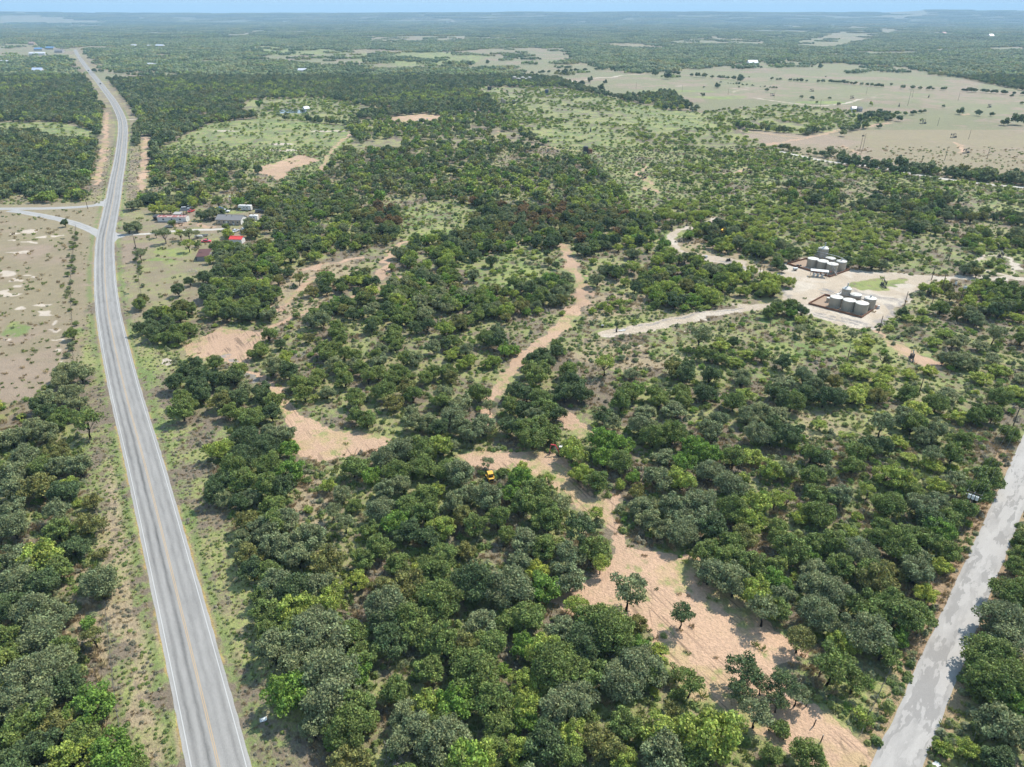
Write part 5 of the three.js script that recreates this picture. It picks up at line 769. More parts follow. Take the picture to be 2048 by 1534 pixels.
// other lease equipment
for (const [x, y, d, h, l, m] of [[1171, 307, 4, 5.4, 'tall black tank standing in the shrubland', black], [1180, 307, 3.6, 3.4, 'short rusty tank beside the tall black tank', rust], [1004, 207, 3.4, 6, 'grey upright tank in the mid-distance shrubs', tankMat], [1009, 207.5, 3.2, 4.4, 'pale tank beside the grey upright tank', tankMat], [1027, 207.5, 4, 3.8, 'dark tank right of the grey upright tank', black], [1093.5, 188, 5, 5.5, 'blue black tank beside the far pasture edge', mat(0.03, 0.05, 0.09, 0.6)], [1010, 166.5, 5, 5, 'black tank left of the distant white battery', black], [1016, 166.5, 5, 5, 'black tank next to the distant white battery', black], [979, 180, 6, 4.5, 'dark tank hidden in the distant oaks', black]]) tank(G(x, y), d, h, l, 'scattered single tanks', 0.4, 0, m, m);
[[1029, 164.5], [1037, 164.5], [1045, 165], [1053, 165], [1059, 165]].forEach(([x, y], i) => tank(G(x, y), 6.5, i % 2 ? 6 : 8, ['leftmost', 'second', 'middle', 'fourth', 'rightmost'][i] + ' pale tank of the distant battery by the pasture', 'distant battery tanks', 0.8, 0, tankMat, tankTop));
{ const p = G(1233, 664), t = thing('wellhead', 'dark valve tree at the end of the caliche road', 'wellhead', p, 0.3); part(t, 'casing', cyl(0.25, 0.3, 0.8, 0, 0.4, 0), darkSteel); part(t, 'valve_stack', join([cyl(0.14, 0.14, 1.6, 0, 1.4, 0), box(0.9, 0.25, 0.25, 0, 1.2, 0), box(0.35, 0.35, 0.35, 0, 1.9, 0)]), darkSteel); part(t, 'flow_line', bar(V(0.4, 0.3, 0), V(4, 0.15, -0.6), 0.09), galv); part(t, 'skid', box(2.2, 0.2, 1, 2.4, 0.1, -0.4), steel); }
{ const p = G(1205, 655), t = thing('junction_box', 'small dark box in grass left of the wellhead', 'box', p); part(t, 'cabinet', box(0.8, 0.9, 0.6, 0, 0.45, 0), black); part(t, 'lid', box(0.9, 0.06, 0.7, 0, 0.93, 0), galv); }
{ const p = G(1457, 522), t = thing('engine_skid', 'black engine skid beside the upper caliche pad', 'engine', p, 0.3); part(t, 'base', box(2.6, 0.2, 1.2, 0, 0.1, 0), darkSteel); part(t, 'engine', box(1.1, 0.9, 0.8, -0.4, 0.65, 0), black); part(t, 'radiator', box(0.2, 1.1, 0.9, 0.5, 0.7, 0), darkSteel); }
{ const p = G(1412, 516), t = thing('utility_box', 'small white cabinet on the upper caliche pad', 'cabinet', p, 0.2); part(t, 'cabinet', box(1.1, 1.0, 0.8, 0, 0.5, 0), whitePaint); part(t, 'cap', box(1.2, 0.08, 0.9, 0, 1.05, 0), galv); }
for (const [i, x, y] of [[0, 838, 243], [1, 846, 245], [2, 855, 243]]) { const t = thing('equipment_stack', ['left', 'middle', 'right'][i] + ' pale equipment pile on the bare distant pad', 'equipment', G(x, y), i, 'equipment on the distant pad'); part(t, 'crate', box(4, 1.2, 2.4, 0, 0.6, 0), whitePaint); part(t, 'drum', cyl(0.8, 0.8, 2, 0.6, 2.0, 0), galv); }
// flare: a pipe with a flame
{ const p = G(1440, 481), t = thing('flare_stack', 'thin flare pipe burning with an orange flame in the thicket', 'flare', p);
  part(t, 'pipe', cyl(0.1, 0.12, 3.6, 0, 1.8, 0, 8), darkSteel);
  const fl = part(t, 'flame', new THREE.LatheGeometry([[0, 0], [0.32, 0.35], [0.42, 0.9], [0.26, 1.7], [0.05, 2.3], [0, 2.4]].map((a) => new THREE.Vector2(...a)), 12).rotateZ(-0.22).translate(0, 3.55, 0), new THREE.MeshStandardMaterial({ color: lin(0.5, 0.1, 0.02), emissive: lin(1, 0.16, 0.03), emissiveIntensity: 0.9, roughness: 1 })); fl.castShadow = false;
  const L = new THREE.PointLight(lin(1, 0.35, 0.1), 30); L.position.set(0, 5.9, 1); t.add(L); L.castShadow = true; }

// ---------------------------------------------------------------- poles and wires
const poleTops = {};
function pole(key, px, py, h, label, { arm = 2.2, turn = 0, boxes = 0, boxColor = whitePaint, arms = 1 } = {}) {
  const p = G(px, py), t = thing('utility_pole', label, 'utility pole', p, turn, 'utility poles');
  part(t, 'shaft', cyl(0.11, 0.17, h + 0.4, 0, h / 2 - 0.2, 0, 8), woodPole);
  for (let k = 0; k < arms; k++) if (arm) { part(t, 'crossarm', box(arm, 0.14, 0.12, 0, h - 0.35 - k * 0.9, 0.14), woodPole); for (const x of [-arm * 0.45, 0, arm * 0.45]) part(t, 'insulator', cyl(0.05, 0.07, 0.2, x, h - 0.18 - k * 0.9, 0.14, 8), whitePaint); }
  for (let k = 0; k < boxes; k++) { const g = part(t, 'transformer', cyl(0.3, 0.3, 0.95, (k - (boxes - 1) / 2) * 0.72, h - 1.15, 0.5, 14), boxColor); part(g, 'bushing', cyl(0.05, 0.06, 0.28, (k - (boxes - 1) / 2) * 0.72, h - 0.55, 0.5, 8), darkSteel); }
  const tops = []; const c = Math.cos(turn), s = Math.sin(turn); for (const x of [-arm * 0.45, 0, arm * 0.45]) tops.push(V(p.x + c * x + s * 0.14, h - 0.08, p.z - s * x + c * 0.14)); poleTops[key] = tops;
}
const laneTurn = -0.72;
pole('a', 1926, 1050, 9, 'pole with three pale transformers beside the pale lane', { arm: 3, turn: laneTurn, boxes: 3, arms: 2 });
pole('b', 2019, 870, 8.6, 'dark pole with crossarm at the right edge above the lane', { arm: 3, turn: laneTurn });
pole('c', 2094, 775, 8.6, 'next pole of the line beyond the right edge', { arm: 3, turn: laneTurn });
for (const [k, x, y, h, l, o] of [['d', 1807.6, 616, 6.6, 'leaning pole at the right edge of the tank pad', { arm: 0 }], ['e', 1860.4, 619.6, 7.5, 'tall pole in brush right of the tank pad', { arm: 0 }], ['f', 1757.4, 665, 6.4, 'bare pole below the front tank pad', { arm: 0 }], ['g', 1881.5, 585, 8, 'tall pole by the caliche road right of the pads', { arm: 1.4 }], ['h', 1901, 598, 8, 'pole with a white transformer, left of the pair', { arm: 1.2, boxes: 1 }], ['i', 1921, 600, 6.6, 'pole with a white transformer, right of the pair', { arm: 1.2, boxes: 2 }], ['j', 1692, 731, 6.6, 'bare pole standing left of the bleached dead tree', { arm: 0 }], ['k', 1836.6, 792, 6.4, 'bare pole in the scrub left of the power line', { arm: 0 }], ['l', 1863, 559, 6, 'short pole on the caliche road edge', { arm: 1 }], ['m', 1895, 527, 7, 'pole in the thicket beyond the caliche road', { arm: 1.2 }], ['n', 1974, 316.5, 9, 'rightmost dark pole in the tan field', { arm: 0 }], ['o', 1889, 320.5, 9, 'middle dark pole in the tan field', { arm: 0 }], ['p', 1841, 333, 8, 'left dark pole on the edge of the tan field', { arm: 0 }], ['q', 1937, 278.5, 8, 'pole beside the tan field pumpjack', { arm: 0 }], ['r', 1875, 251.5, 8, 'pole right of the engine shed pumpjack', { arm: 0 }], ['s', 1720, 299, 12, 'left pole of the close pair with equipment', { arm: 0, boxes: 3, boxColor: darkSteel }], ['t', 1725, 300, 13, 'right pole of the close pair with equipment', { arm: 0 }], ['u', 1719, 321, 8, 'lone pole below the close pair', { arm: 0 }], ['v', 1815, 212, 17, 'tall twin pole in the big pasture', { arm: 2 }], ['w', 1524, 560, 6.5, 'pole with lamp arm left of the tank pads', { arm: 2.6 }], ['x', 1518, 556, 6, 'pole standing in brush left of the lamp pole', { arm: 0 }], ['y', 176, 418, 9, 'dark pole at the fork of the side roads', { arm: 2.2 }], ['z', 272.5, 498, 7.5, 'dark pole with crossarm in the yard fence', { arm: 1.6 }]]) pole(k, x, y, h, l, o);
for (let i = 0; i < 9; i++) pole('far' + i, 1180 + i * 92, 172 + (i * 37) % 31 + (i > 4 ? 12 : 0), 9, ['first', 'second', 'third', 'fourth', 'fifth', 'sixth', 'seventh', 'eighth', 'ninth'][i] + ' thin far pole from the left in the big pasture', { arm: 0 });
function wire(a, b, sag, label, r = 0.028, m = galv) {
  const pts = []; for (let i = 0; i <= 16; i++) { const t = i / 16, p = a.clone().lerp(b, t); p.y -= sag * 4 * t * (1 - t); pts.push(p); }
  const o = thing('power_wire', label, 'wire', [a.x, a.y, a.z], 0, 'power line wires'); part(o, 'strand', tube(pts.map((p) => p.clone().sub(a)), pts.map(() => r), 4), m);
}
const wireMat = mat(0.55, 0.56, 0.56, 0.4, 0.5);
for (const k of [0, 1, 2]) { wire(poleTops.a[k], poleTops.b[k], 0.9, ['left', 'middle', 'right'][k] + ' wire between transformer pole and edge pole', 0.03, wireMat); wire(poleTops.b[k], poleTops.c[k], 0.6, ['left', 'middle', 'right'][k] + ' wire running on past the edge pole', 0.03, wireMat); }
wire(poleTops.g[1], poleTops.l[1], 0.4, 'thin wire sloping down to the short caliche road pole', 0.03, wireMat); wire(poleTops.l[1], poleTops.m[1], 0.5, 'thin wire crossing the thicket beyond the road', 0.03, wireMat);

// ---------------------------------------------------------------- fences and gate
function fence(pts, step, label, { h = 1.25, wires = 4, post = woodPole, r = 0.06 } = {}) {
  const L = spline(GP(pts), step), c = L[0], t = thing('wire_fence', label, 'fence', [c.x, 0, c.z]);
  L.forEach((p, i) => { const q = p.clone().sub(c), hh = h * rr(0.92, 1.1); part(t, 'post', bar(q.clone().setY(-0.2), q.clone().add(V(rr(-0.06, 0.06), 0, rr(-0.06, 0.06))).setY(hh), r * rr(0.8, 1.3), r * 0.8, 6), post); });
  for (let k = 1; k <= wires; k++) part(t, 'wire', tube(L.map((p) => p.clone().sub(c).setY(h * k / (wires + 0.3))), L.map(() => 0.012), 3), galv);
}
fence([152, 455, 143, 540, 141, 580, 146, 666, 147, 730], 4.2, 'dark post and wire fence along the field left of the highway');
fence([206, 1165, 212, 1217, 220, 1290, 227, 1362, 235, 1425, 244, 1480, 252, 1545], 3.6, 'wire fence with thin posts through the lower left verge', { post: greyWood, r: 0.045 });
fence([270, 480, 274, 525, 280, 575, 286, 600], 4.5, 'wire fence between highway verge and yard');
fence([1795, 1312, 1768, 1368, 1742, 1424, 1722, 1468], 3.2, 'green weedy wire fence left of the pale lane', { post: greyWood, r: 0.05 });
fence([1960, 1440, 1946, 1480, 1930, 1534], 3.2, 'wire fence right of the pale lane', { post: greyWood, r: 0.05 });
fence([310, 700, 330, 715, 345, 712, 352, 702], 2.6, 'short run of fence posts by the clearing entrance', { wires: 3 });
{ const a = G(1563, 1391), b = G(1612, 1413), d = b.clone().sub(a), t = thing('pipe_gate', 'pale steel pipe gate lying across the sandy entrance', 'gate', [a.x, 0, a.z]);
  for (const y of [0.45, 0.75, 1.05, 1.3]) part(t, 'rail', bar(V(0, y, 0), d.clone().setY(y), 0.04), galv); for (const k of [0.02, 0.5, 0.98]) part(t, 'upright', bar(d.clone().multiplyScalar(k).setY(0.3), d.clone().multiplyScalar(k).setY(1.32), 0.035), galv); part(t, 'gate_post', bar(d.clone().setY(-0.2), d.clone().setY(1.6), 0.1), woodPole); part(t, 'gate_post', bar(V(0, -0.2, 0), V(0, 1.6, 0), 0.1), woodPole); }
for (const [x, y, l] of [[1627, 1452, 'lone dark fence post on the sand below the gate'], [1641, 1484, 'lone dark fence post nearest the bottom edge'], [1733, 1434, 'dark corner post by the weedy fence']]) { const t = thing('fence_post', l, 'post', G(x, y), 0, 'lone posts'); part(t, 'post', bar(V(0, -0.2, 0), V(0.1, 1.7, 0.05), 0.1, 0.08, 8), woodPole); part(t, 'cap', cyl(0.085, 0.085, 0.03, 0.1, 1.7, 0.05, 8), greyWood); }
{ const p = G(256, 600), t = thing('road_sign', 'small green blade sign on a post beside the highway', 'sign', p, 0.2); part(t, 'post', cyl(0.04, 0.04, 2.6, 0, 1.3, 0, 6), galv); part(t, 'blade', box(2, 0.4, 0.03, 0, 2.5, 0), mat(0.02, 0.16, 0.09, 0.5)); }

// ---------------------------------------------------------------- buildings
const shingleGrey = mat(0.17, 0.165, 0.165, 0.95), shingleBrown = mat(0.10, 0.045, 0.042, 0.95), redMetal = mat(0.55, 0.045, 0.035, 0.45), beige = mat(0.34, 0.27, 0.19, 0.85), whiteWall = mat(0.56, 0.55, 0.53, 0.8), glass = mat(0.04, 0.055, 0.07, 0.12), greyWall = mat(0.20, 0.20, 0.20, 0.9), trim = mat(0.7, 0.7, 0.68, 0.7), whiteMetalRoof = mat(0.50, 0.51, 0.52, 0.4), blueRoof = mat(0.10, 0.22, 0.38, 0.5), dull = mat(0.30, 0.29, 0.27, 0.8);
const rustRoof = new THREE.MeshStandardMaterial({ map: paint(256, 64, (u, v) => { const r = sstep(0.35, 0.7, fbm(u * 14, v * 3) + (Math.floor(u * 26) % 3) * 0.08 - 0.05), n = rnd() * 0.04; return [lerp(0.62, 0.36, r) + n, lerp(0.50, 0.06, r) + n, lerp(0.44, 0.045, r) + n]; }), roughness: 0.7 });
// gable or mono-pitch house whose front base runs from survey point a to b
function house(name, label, a, b, depth, wallH, rise, mWall, mRoof, { windows = 0, doors = 0, over = 0.35, group, endWall, mono = false, category = 'house', open = false } = {}) {
  const A = G(...a), B = G(...b), d = B.clone().sub(A), L = d.length(), turn = -Math.atan2(d.z, d.x), t = thing(name, label, category, [A.x, 0, A.z], turn, group);
  const g = new THREE.BoxGeometry(L, wallH, depth).translate(L / 2, wallH / 2, -depth / 2);
  if (open) { for (const x of [0.1, L / 2, L - 0.1]) for (const z of [-0.1, -depth + 0.1]) part(t, 'post', box(0.14, wallH, 0.14, x, wallH / 2, z), mWall); } else {
    part(t, 'wall', g, mWall); if (endWall) part(t, 'end_wall', box(0.04, wallH, depth - 0.02, L + 0.012, wallH / 2, -depth / 2), endWall);
    if (rise && !mono) { const s = new THREE.Shape([new THREE.Vector2(0, 0), new THREE.Vector2(depth, 0), new THREE.Vector2(depth / 2, rise)]); for (const x of [0.02, L - 0.12]) part(t, 'gable', new THREE.ExtrudeGeometry(s, { depth: 0.1, bevelEnabled: false }).rotateY(Math.PI / 2).translate(x, wallH - 0.01, 0), endWall ?? mWall); }
  }
  const hyp = mono ? Math.hypot(depth, rise) : Math.hypot(depth / 2, rise), ang = mono ? Math.atan2(rise, depth) : Math.atan2(rise, depth / 2);
  const slope = (sgn) => { const w = hyp + over, q = new THREE.BoxGeometry(L + 2 * over, 0.1, w); q.translate(0, 0, sgn * (hyp / 2 + over / 2) - sgn * hyp / 2); q.rotateX(sgn * ang); return q.translate(L / 2, wallH + rise / 2 + 0.07, sgn > 0 ? -depth / 4 : -depth * 3 / 4); };
  if (mono) { const q = new THREE.BoxGeometry(L + 2 * over, 0.1, hyp + 2 * over).rotateX(ang).translate(L / 2, wallH + rise / 2 + 0.12, -depth / 2); part(t, 'roof', q, mRoof); } else { const r1 = part(t, 'roof_slope', slope(1), mRoof); part(t, 'roof_slope', slope(-1), mRoof); part(r1, 'ridge_cap', box(L + 2 * over, 0.07, 0.34, L / 2, wallH + rise + 0.14, -depth / 2), mRoof); }
  for (let i = 0; i < windows; i++) { const x = L * (i + 0.7) / (windows + 0.4), w = part(t, 'window', box(1.1, 1.1, 0.06, x, wallH * 0.58, 0.012), trim); part(w, 'pane', box(0.92, 0.92, 0.03, x, wallH * 0.58, 0.045), glass); }
  for (let i = 0; i < doors; i++) { const x = L * (0.42 + i * 0.28), w = part(t, 'door', box(0.95, 2.0, 0.07, x, 1.05, 0.014), whiteWall); part(w, 'handle', new THREE.SphereGeometry(0.05, 6, 5).translate(x + 0.35, 1.0, 0.08), steel); }
  return t;
}
{ const h = house('farm_house', 'long beige house with grey shingle roof and white gable end', [433, 449], [482.5, 450.6], 8, 2.7, 1.7, beige, shingleGrey, { windows: 5, doors: 2, endWall: whiteWall }); part(h, 'porch_steps', join([box(1.6, 0.25, 1.2, 7.6, 0.12, 0.7), box(1.6, 0.5, 0.7, 7.6, 0.25, 0.42)]), greyWall); part(h, 'vent_pipe', cyl(0.12, 0.12, 0.8, 5, 4.2, -2.8, 8), darkSteel); part(h, 'vent_pipe', cyl(0.12, 0.12, 0.8, 8, 4.2, -2.8, 8), darkSteel); }
{ const h = house('mobile_home', 'white mobile home with rusty red metal roof', [316, 444.5], [373, 444.5], 4.6, 2.7, 0.5, whiteWall, rustRoof, { windows: 3, doors: 1, over: 0.15 }); part(h, 'skirting', box(15.6, 0.5, 0.05, 7.9, 0.25, 0.04), greyWall); part(h, 'porch_deck', box(2.6, 0.4, 1.8, 10.6, 0.2, 1.0), greyWood); part(h, 'porch_rail', join([bar(V(9.3, 0.4, 1.8), V(9.3, 1.4, 1.8), 0.05), bar(V(11.9, 0.4, 1.8), V(11.9, 1.4, 1.8), 0.05), bar(V(9.3, 1.4, 1.8), V(11.9, 1.4, 1.8), 0.05)]), greyWood); }
{ const h = house('shed', 'dark grey shed with brown shingle roof and a hole in it', [394.5, 522.5], [417.8, 521.8], 6.2, 2.1, 1.5, greyWall, shingleBrown, { mono: true, category: 'shed', over: 0.25 }); part(h, 'roof_hole', box(1.5, 0.05, 0.8, 1.1, 3.12, -3.6).rotateX(0), black); part(h, 'side_lean_to', box(0.9, 1.7, 2.4, -0.5, 0.85, -2.2), darkSteel); }
house('shed', 'small white shed with bright red metal roof under the oaks', [460, 487], [484, 487.5], 4.2, 2.2, 0.9, whiteWall, redMetal, { category: 'shed', over: 0.3 });
house('carport', 'dark open carport behind the mobile home', [361, 431], [375, 431], 4, 2.5, 0.3, darkSteel, black, { mono: true, open: true, category: 'carport' });
house('shed', 'black tarpaper lean-to at the left end of the mobile home', [307.5, 441], [316, 441], 3.5, 2.0, 0.3, black, darkSteel, { mono: true, category: 'shed' });
house('shed', 'low grey shed roof behind the mobile home', [348, 435], [361, 435], 3, 1.8, 0.4, greyWall, dull, { mono: true, category: 'shed' });
for (const [x0, y0, x1, y1, dp, wh, ri, w, r, l] of [[58, 111, 90, 110.6, 16, 5, 3, whiteWall, whiteMetalRoof, 'long white metal barn on the far left hill'], [109, 105.5, 125, 105.5, 16, 5, 3.5, dull, shingleGrey, 'dark grey barn beside the far highway bend'], [91, 99, 107, 99, 16, 5, 3, dull, blueRoof, 'barn with a blue roof on the far left hill'], [68, 101.5, 84, 101.5, 16, 5, 3, dull, blueRoof, 'blue roofed barn left of the other blue roof'], [57, 90.5, 68, 90.5, 16, 6, 5, beige, mat(0.3, 0.2, 0.16, 0.9), 'brown house at the top of the far left hill'], [-4, 127, 14, 127, 14, 4, 2.5, whiteWall, whiteMetalRoof, 'white roofed barn at the far left edge'], [64, 146, 84, 146, 10, 4, 5, whiteWall, mat(0.55, 0.6, 0.72, 0.5), 'pale steep roofed house among the left woods'], [262, 94.5, 272, 94.5, 14, 5, 3.5, whiteWall, whiteMetalRoof, 'small white far house, left of three'], [294, 94.5, 301, 94.5, 12, 4, 3, beige, whiteMetalRoof, 'small tan far house, middle of three'], [311, 95, 326, 95, 16, 5, 4, whiteWall, mat(0.42, 0.45, 0.5, 0.5), 'wide grey roofed far house, right of three'], [294, 131.5, 305, 131.5, 8, 3.5, 2, whiteWall, whiteMetalRoof, 'white trailer house in the woods right of the highway'], [306, 131, 312, 131, 6, 3, 1.5, whiteWall, whiteMetalRoof, 'small white outbuilding beside the trailer house'], [1497, 130.5, 1516, 130.5, 18, 5, 5, whiteWall, whiteMetalRoof, 'white ranch house at the head of the big pasture'], [1704, 223, 1713, 223, 6, 3.5, 1.5, whiteWall, whiteMetalRoof, 'white box building in the clump by the field road'], [1716, 223.5, 1724, 223.5, 6, 3.5, 1.5, dull, shingleGrey, 'grey box building beside the white one in the clump'], [596, 146, 612, 146, 12, 5, 3, whiteWall, whiteMetalRoof, 'pale building on the distant bare lot'], [610, 223, 620, 222, 5, 3, 2, whiteWall, whiteMetalRoof, 'small white hut beside the pond'], [1980, 76, 1988, 76, 30, 9, 7, whiteWall, whiteMetalRoof, 'white speck of a house in the far right woods'], [1886, 70, 1893, 70, 30, 8, 6, beige, mat(0.5, 0.3, 0.25, 0.8), 'tan speck of a house in the far woods'], [960, 42, 968, 42, 60, 14, 10, whiteWall, whiteMetalRoof, 'white speck of a building on the horizon plain'], [980, 42.5, 986, 42.5, 50, 14, 10, whiteWall, whiteMetalRoof, 'second white speck right on the horizon plain'], [1563, 29, 1575, 29, 90, 25, 20, whiteWall, whiteMetalRoof, 'white far building near the horizon at right']]) house('farm_building', l, [x0, y0], [x1, y1], dp, wh, ri, w, r, { group: 'far farm buildings', category: 'building', over: 0.3, windows: y0 > 85 ? 2 : 0 });

// ---------------------------------------------------------------- vehicles
const carShape = (() => { // side profile swept across, with tapered cabin
  const mk = (prof, w, bev) => { const s = new THREE.Shape(prof.map(([x, y]) => new THREE.Vector2(x, y))); return new THREE.ExtrudeGeometry(s, { depth: w - 2 * bev, bevelEnabled: true, bevelSize: bev, bevelThickness: bev, bevelSegments: 2, steps: 1 }).translate(0, 0, -(w - 2 * bev) / 2); };
  return { sedan: [mk([[-2.2, 0.4], [2.15, 0.4], [2.2, 0.75], [1.2, 0.92], [-1.6, 0.95], [-2.2, 0.85]], 1.75, 0.08), mk([[-1.5, 0.95], [1.05, 0.92], [0.45, 1.38], [-0.9, 1.4]], 1.5, 0.1)], pickup: [mk([[-2.7, 0.5], [2.6, 0.5], [2.65, 1.0], [1.3, 1.15], [-2.7, 1.15]], 1.9, 0.07), mk([[-0.6, 1.15], [1.25, 1.12], [0.75, 1.78], [-0.5, 1.8]], 1.65, 0.1)], suv: [mk([[-2.3, 0.45], [2.3, 0.45], [2.35, 0.95], [1.3, 1.08], [-2.3, 1.1]], 1.85, 0.08), mk([[-2.2, 1.1], [1.2, 1.06], [0.6, 1.68], [-2.0, 1.7]], 1.6, 0.1)] };
})();
function car(type, px, py, turn, color, label, s = 1) {
  const t = thing('parked_car', label, type === 'pickup' ? 'pickup truck' : 'car', G(px, py), turn, 'vehicles'); t.scale.setScalar(s);
  const paintM = new THREE.MeshPhysicalMaterial({ color: lin(...color), roughness: 0.4, clearcoat: 0.7, clearcoatRoughness: 0.15 });
  part(t, 'body', carShape[type][0], paintM); const cab = part(t, 'cabin', carShape[type][1], glass); const [a, b] = type === 'pickup' ? [-0.45, 0.72] : type === 'suv' ? [-1.95, 0.55] : [-0.85, 0.4], ht = type === 'sedan' ? 1.5 : type === 'suv' ? 1.8 : 1.9; part(cab, 'roof_panel', box(b - a, 0.04, 1.4, (a + b) / 2, ht - 0.01, 0), paintM);
  if (type === 'pickup') part(t, 'truck_bed', box(1.9, 0.05, 1.5, -1.65, 1.24, 0), black);
  for (const x of [-1.4, 1.4]) for (const z of [-0.82, 0.82]) { const w = part(t, 'wheel', cyl(0.36, 0.36, 0.22, 0, 0, 0, 14).rotateX(Math.PI / 2).translate(x, 0.36, z), black); part(w, 'rim', cyl(0.2, 0.2, 0.24, 0, 0, 0, 10).rotateX(Math.PI / 2).translate(x, 0.36, z), galv); }
}
car('sedan', 413, 484.5, 0.1, [0.62, 0.02, 0.05], 'red sports car parked on the grass behind the brown shed'); car('pickup', 450, 425, 0.1, [0.7, 0.7, 0.7], 'white pickup parked behind the beige house'); car('sedan', 432, 420.5, -0.5, [0.75, 0.45, 0.02], 'yellow car under the trees behind the houses'); car('sedan', 441, 419, 0.3, [0.05, 0.13, 0.4], 'blue car under the trees behind the houses'); car('suv', 519.5, 425.5, 0.2, [0.04, 0.045, 0.055], 'dark SUV at the right end of the yard'); car('sedan', 549, 426.5, 0.1, [0.05, 0.05, 0.06], 'dark low car beyond the SUV'); car('sedan', 382.5, 424, 1.2, [0.5, 0.04, 0.04], 'dark red car behind the mobile home'); car('suv', 371, 420, 0.2, [0.68, 0.7, 0.72], 'white SUV behind the mobile home'); car('pickup', 377, 417.5, 0.9, [0.55, 0.57, 0.6], 'silver pickup behind the white SUV'); car('sedan', 504, 446, 0.1, [0.7, 0.7, 0.68], 'white car beside the gable end of the house'); car('sedan', 471, 464, 1.2, [0.6, 0.62, 0.66], 'silver car behind the bright bush in the yard'); car('suv', 488, 462.5, 2.2, [0.7, 0.72, 0.75], 'pale SUV near the trees below the house');
car('suv', 201, 168.5, 2.0, [0.02, 0.02, 0.022], 'black car driving up the far highway'); car('suv', 177, 142, 2.0, [0.03, 0.03, 0.03], 'dark car near the far crest of the highway', 1.1);
function camper(px, py, turn, len, label, fifth) {
  const t = thing('camper_trailer', label, 'camper', G(px, py), turn, 'campers'); const s = new THREE.Shape([[0, 0.55], [len, 0.55], [len, 2.75], [len - 0.3, 2.95], [fifth ? -1.6 : 0.4, 2.95], [fifth ? -1.9 : 0, 2.4], [fifth ? -1.9 : 0, fifth ? 1.7 : 0.55], [0, fifth ? 1.7 : 0.55]].map((a) => new THREE.Vector2(...a)));
  part(t, 'body', new THREE.ExtrudeGeometry(s, { depth: 2.2, bevelEnabled: true, bevelSize: 0.08, bevelThickness: 0.08, bevelSegments: 2 }).translate(0, 0, -1.1), whiteWall); part(t, 'stripe', box(len * 0.96, 0.18, 0.02, len / 2, 1.25, 1.2), dull);
  for (const x of [0.3, 0.62]) { const w = part(t, 'window', box(1.0, 0.6, 0.05, len * x, 1.95, 1.2), trim); part(w, 'pane', box(0.86, 0.46, 0.03, len * x, 1.95, 1.235), glass); } part(t, 'door', box(0.7, 1.8, 0.04, len * 0.82, 1.55, 1.2), trim);
  for (const x of [len * 0.55, len * 0.66]) for (const z of [-1, 1]) part(t, 'wheel', cyl(0.36, 0.36, 0.22, 0, 0, 0, 12).rotateX(Math.PI / 2).translate(x, 0.36, z), black); part(t, 'hitch', beam(V(fifth ? -1.2 : 0, 0.5, 0), V(fifth ? -1.4 : -1.2, fifth ? 1.7 : 0.5, 0), 0.12), steel); part(t, 'roof_vent', box(0.7, 0.25, 0.6, len * 0.5, 3.12, 0), galv);
}
camper(500, 441, -0.05, 4.6, 'white travel trailer parked behind the gable end'); camper(485, 420.5, -0.1, 5.6, 'white fifth-wheel camper under the dark trees', true);
for (const [x, y, a, l] of [[398, 476, 0.1, 'pale boat trailer in the middle of the yard'], [338, 455.5, 0.05, 'flat trailer on the grass before the mobile home'], [359, 447.5, 0.4, 'cluttered small trailer at the mobile home porch'], [408, 473, 0.15, 'dark flat trailer right of the boat trailer']]) { const t = thing('utility_trailer', l, 'trailer', G(x, y), a, 'trailers in the yard'); part(t, 'deck', box(4, 0.12, 1.7, 0, 0.6, 0), x === 408 ? black : dull); part(t, 'side_rail', join([box(4, 0.3, 0.06, 0, 0.85, 0.83), box(4, 0.3, 0.06, 0, 0.85, -0.83)]), x === 398 ? whitePaint : steel); for (const z of [-0.95, 0.95]) part(t, 'wheel', cyl(0.33, 0.33, 0.2, 0, 0, 0, 12).rotateX(Math.PI / 2).translate(-0.2, 0.33, z), black); part(t, 'hitch', beam(V(2, 0.55, 0), V(3.2, 0.5, 0), 0.1), steel); if (x !== 408) part(t, 'load', x === 398 ? new THREE.CapsuleGeometry(0.55, 2.6, 4, 10).rotateZ(Math.PI / 2).scale(1, 0.7, 1).translate(-0.1, 1.1, 0) : join([box(1.2, 0.6, 1, -0.9, 0.95, 0), box(0.8, 0.9, 0.7, 0.5, 1.1, 0.2)]), x === 398 ? whitePaint : dull); }
{ const t = thing('yard_light', 'white lamp on a pole among the trees behind the house', 'lamp post', G(463, 421), 0); part(t, 'post', cyl(0.1, 0.14, 8, 0, 4, 0, 8), woodPole); part(t, 'lamp_head', new THREE.SphereGeometry(0.5, 10, 8).scale(1, 0.6, 1).translate(0.4, 8, 0), whitePaint); part(t, 'arm', bar(V(0, 7.6, 0), V(0.5, 8, 0), 0.05), galv); }

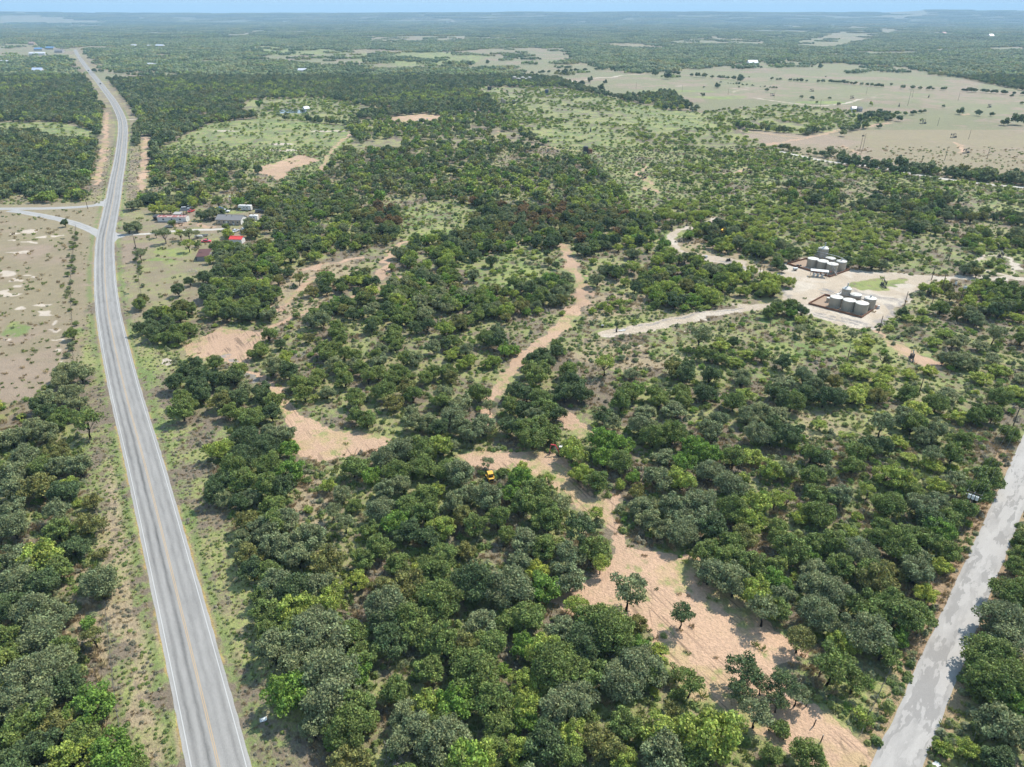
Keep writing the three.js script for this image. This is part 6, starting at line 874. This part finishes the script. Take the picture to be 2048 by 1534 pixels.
// ---------------------------------------------------------------- plant on the clearing
{ const yel = mat(0.58, 0.33, 0.035, 0.6), t = thing('track_loader', 'yellow compact track loader working at the edge of the clearing', 'loader', G(981, 962), 0.25);
  part(t, 'body', join([box(1.3, 0.8, 2.1, 0, 0.95, 0.1), box(1.2, 0.5, 0.5, 0, 1.25, 1.1)]), yel); const cab = part(t, 'cab', box(1.15, 1.0, 1.25, 0, 1.75, -0.2), glass); part(cab, 'roof', box(1.3, 0.14, 1.5, 0, 2.32, -0.2), yel); for (const x of [-0.6, 0.6]) for (const z of [-0.8, 0.42]) part(cab, 'pillar', box(0.1, 1.05, 0.1, x, 1.8, z), yel);
  for (const x of [-0.82, 0.82]) { const s = new THREE.Shape(); s.absellipse(0, 0, 1.15, 0.4, 0, 6.283); const k = part(t, 'track', new THREE.ExtrudeGeometry(s, { depth: 0.4, bevelEnabled: false }).rotateY(Math.PI / 2).translate(x - 0.2, 0.42, 0), black); for (const z of [-0.75, 0, 0.75]) part(k, 'roller', cyl(0.16, 0.16, 0.44, 0, 0, 0).rotateZ(Math.PI / 2).translate(x, 0.34, z), steel); part(t, 'lift_arm', beam(V(x * 0.95, 1.5, 1.0), V(x * 0.95, 0.75, -1.7), 0.16, 0.22), yel); }
  part(t, 'bucket', join([box(1.9, 0.1, 0.8, 0, 0.2, -2.1), box(1.9, 0.7, 0.08, 0, 0.5, -1.72), box(0.06, 0.6, 0.75, -0.93, 0.45, -2.08), box(0.06, 0.6, 0.75, 0.93, 0.45, -2.08)]), darkSteel); part(t, 'engine_grille', box(1.0, 0.6, 0.04, 0, 1.15, 1.37), black); }
{ const red = mat(0.55, 0.05, 0.06, 0.45), t = thing('mini_excavator', 'red mini excavator with raised boom half hidden by a tree', 'excavator', G(1122, 911), 2.95);
  for (const z of [-0.6, 0.6]) { const s = new THREE.Shape(); s.absellipse(0, 0, 0.95, 0.28, 0, 6.283); part(t, 'track', new THREE.ExtrudeGeometry(s, { depth: 0.32, bevelEnabled: false }).translate(0, 0.3, z - 0.16), black); }
  part(t, 'house', join([box(1.5, 0.7, 1.2, -0.2, 0.95, 0), box(0.5, 0.5, 1.1, -0.8, 1.4, 0)]), red); const c = part(t, 'cab', box(0.9, 1.2, 0.7, 0.05, 1.9, 0.2), glass); part(c, 'roof', box(1.0, 0.1, 0.8, 0.05, 2.54, 0.2), whitePaint);
  const bm = part(t, 'boom', join([beam(V(0.6, 1.2, 0), V(1.5, 2.9, 0), 0.2, 0.24), beam(V(1.5, 2.9, 0), V(2.6, 3.0, 0), 0.18, 0.22)]), red); part(bm, 'cylinder', bar(V(0.9, 1.2, 0.05), V(1.6, 2.6, 0.05), 0.06), mat(0.2, 0.4, 0.6, 0.3)); part(t, 'stick', beam(V(2.6, 3.05, 0), V(2.95, 0.9, 0), 0.15, 0.2), red); part(t, 'bucket', box(0.5, 0.55, 0.55, 2.9, 0.55, 0), darkSteel); }
// brush heaps, fallen limbs and litter
for (const [x, y, s, l] of [[443, 545, 1.6, 'grey heap of cut branches beside the oaks'], [386, 545, 1.3, 'heap of scrap timber on the yard grass'], [640, 1072, 1.2, 'grey brush heap in the opening'], [600, 712, 1, 'small pile of grey sticks beside the clearing'], [795, 1520, 1.2, 'dead sticks at the bottom of the wood'], [1135, 1500, 1.0, 'grey twiggy heap in the lower wood']]) { const t = thing('brush_pile', l, 'brush pile', G(x, y), 0, 'brush piles'); const L = []; for (let i = 0; i < 46; i++) { const a = V(rr(-1.6, 1.6), rr(0.05, 0.7), rr(-1.2, 1.2)).multiplyScalar(s), d = V(rr(-1, 1), rr(-0.1, 0.35), rr(-1, 1)).normalize().multiplyScalar(s * rr(0.7, 1.8)); L.push(bar(a, a.clone().add(d), 0.04, 0.015, 4)); } const p = part(t, 'branches', join(L), greyWood); p.userData.kind = 'stuff'; }
for (const [x, y, l] of [[527, 1440, 'crumpled white sheet lying at the wood edge'], [1872, 1530, 'white scrap at the bottom edge right of the lane']]) { const t = thing('litter_sheet', l, 'litter', G(x, y), 0.4, 'litter'); const g = new THREE.PlaneGeometry(1.1, 0.8, 8, 6).rotateX(-Math.PI / 2), p = g.attributes.position; for (let i = 0; i < p.count; i++) p.setY(i, 0.05 + 0.22 * vn(p.getX(i) * 4 + x, p.getZ(i) * 4)); g.computeVertexNormals(); part(t, 'sheet', g, whitePaint); }
console.log('objects done');
renderer.render(scene, camera);
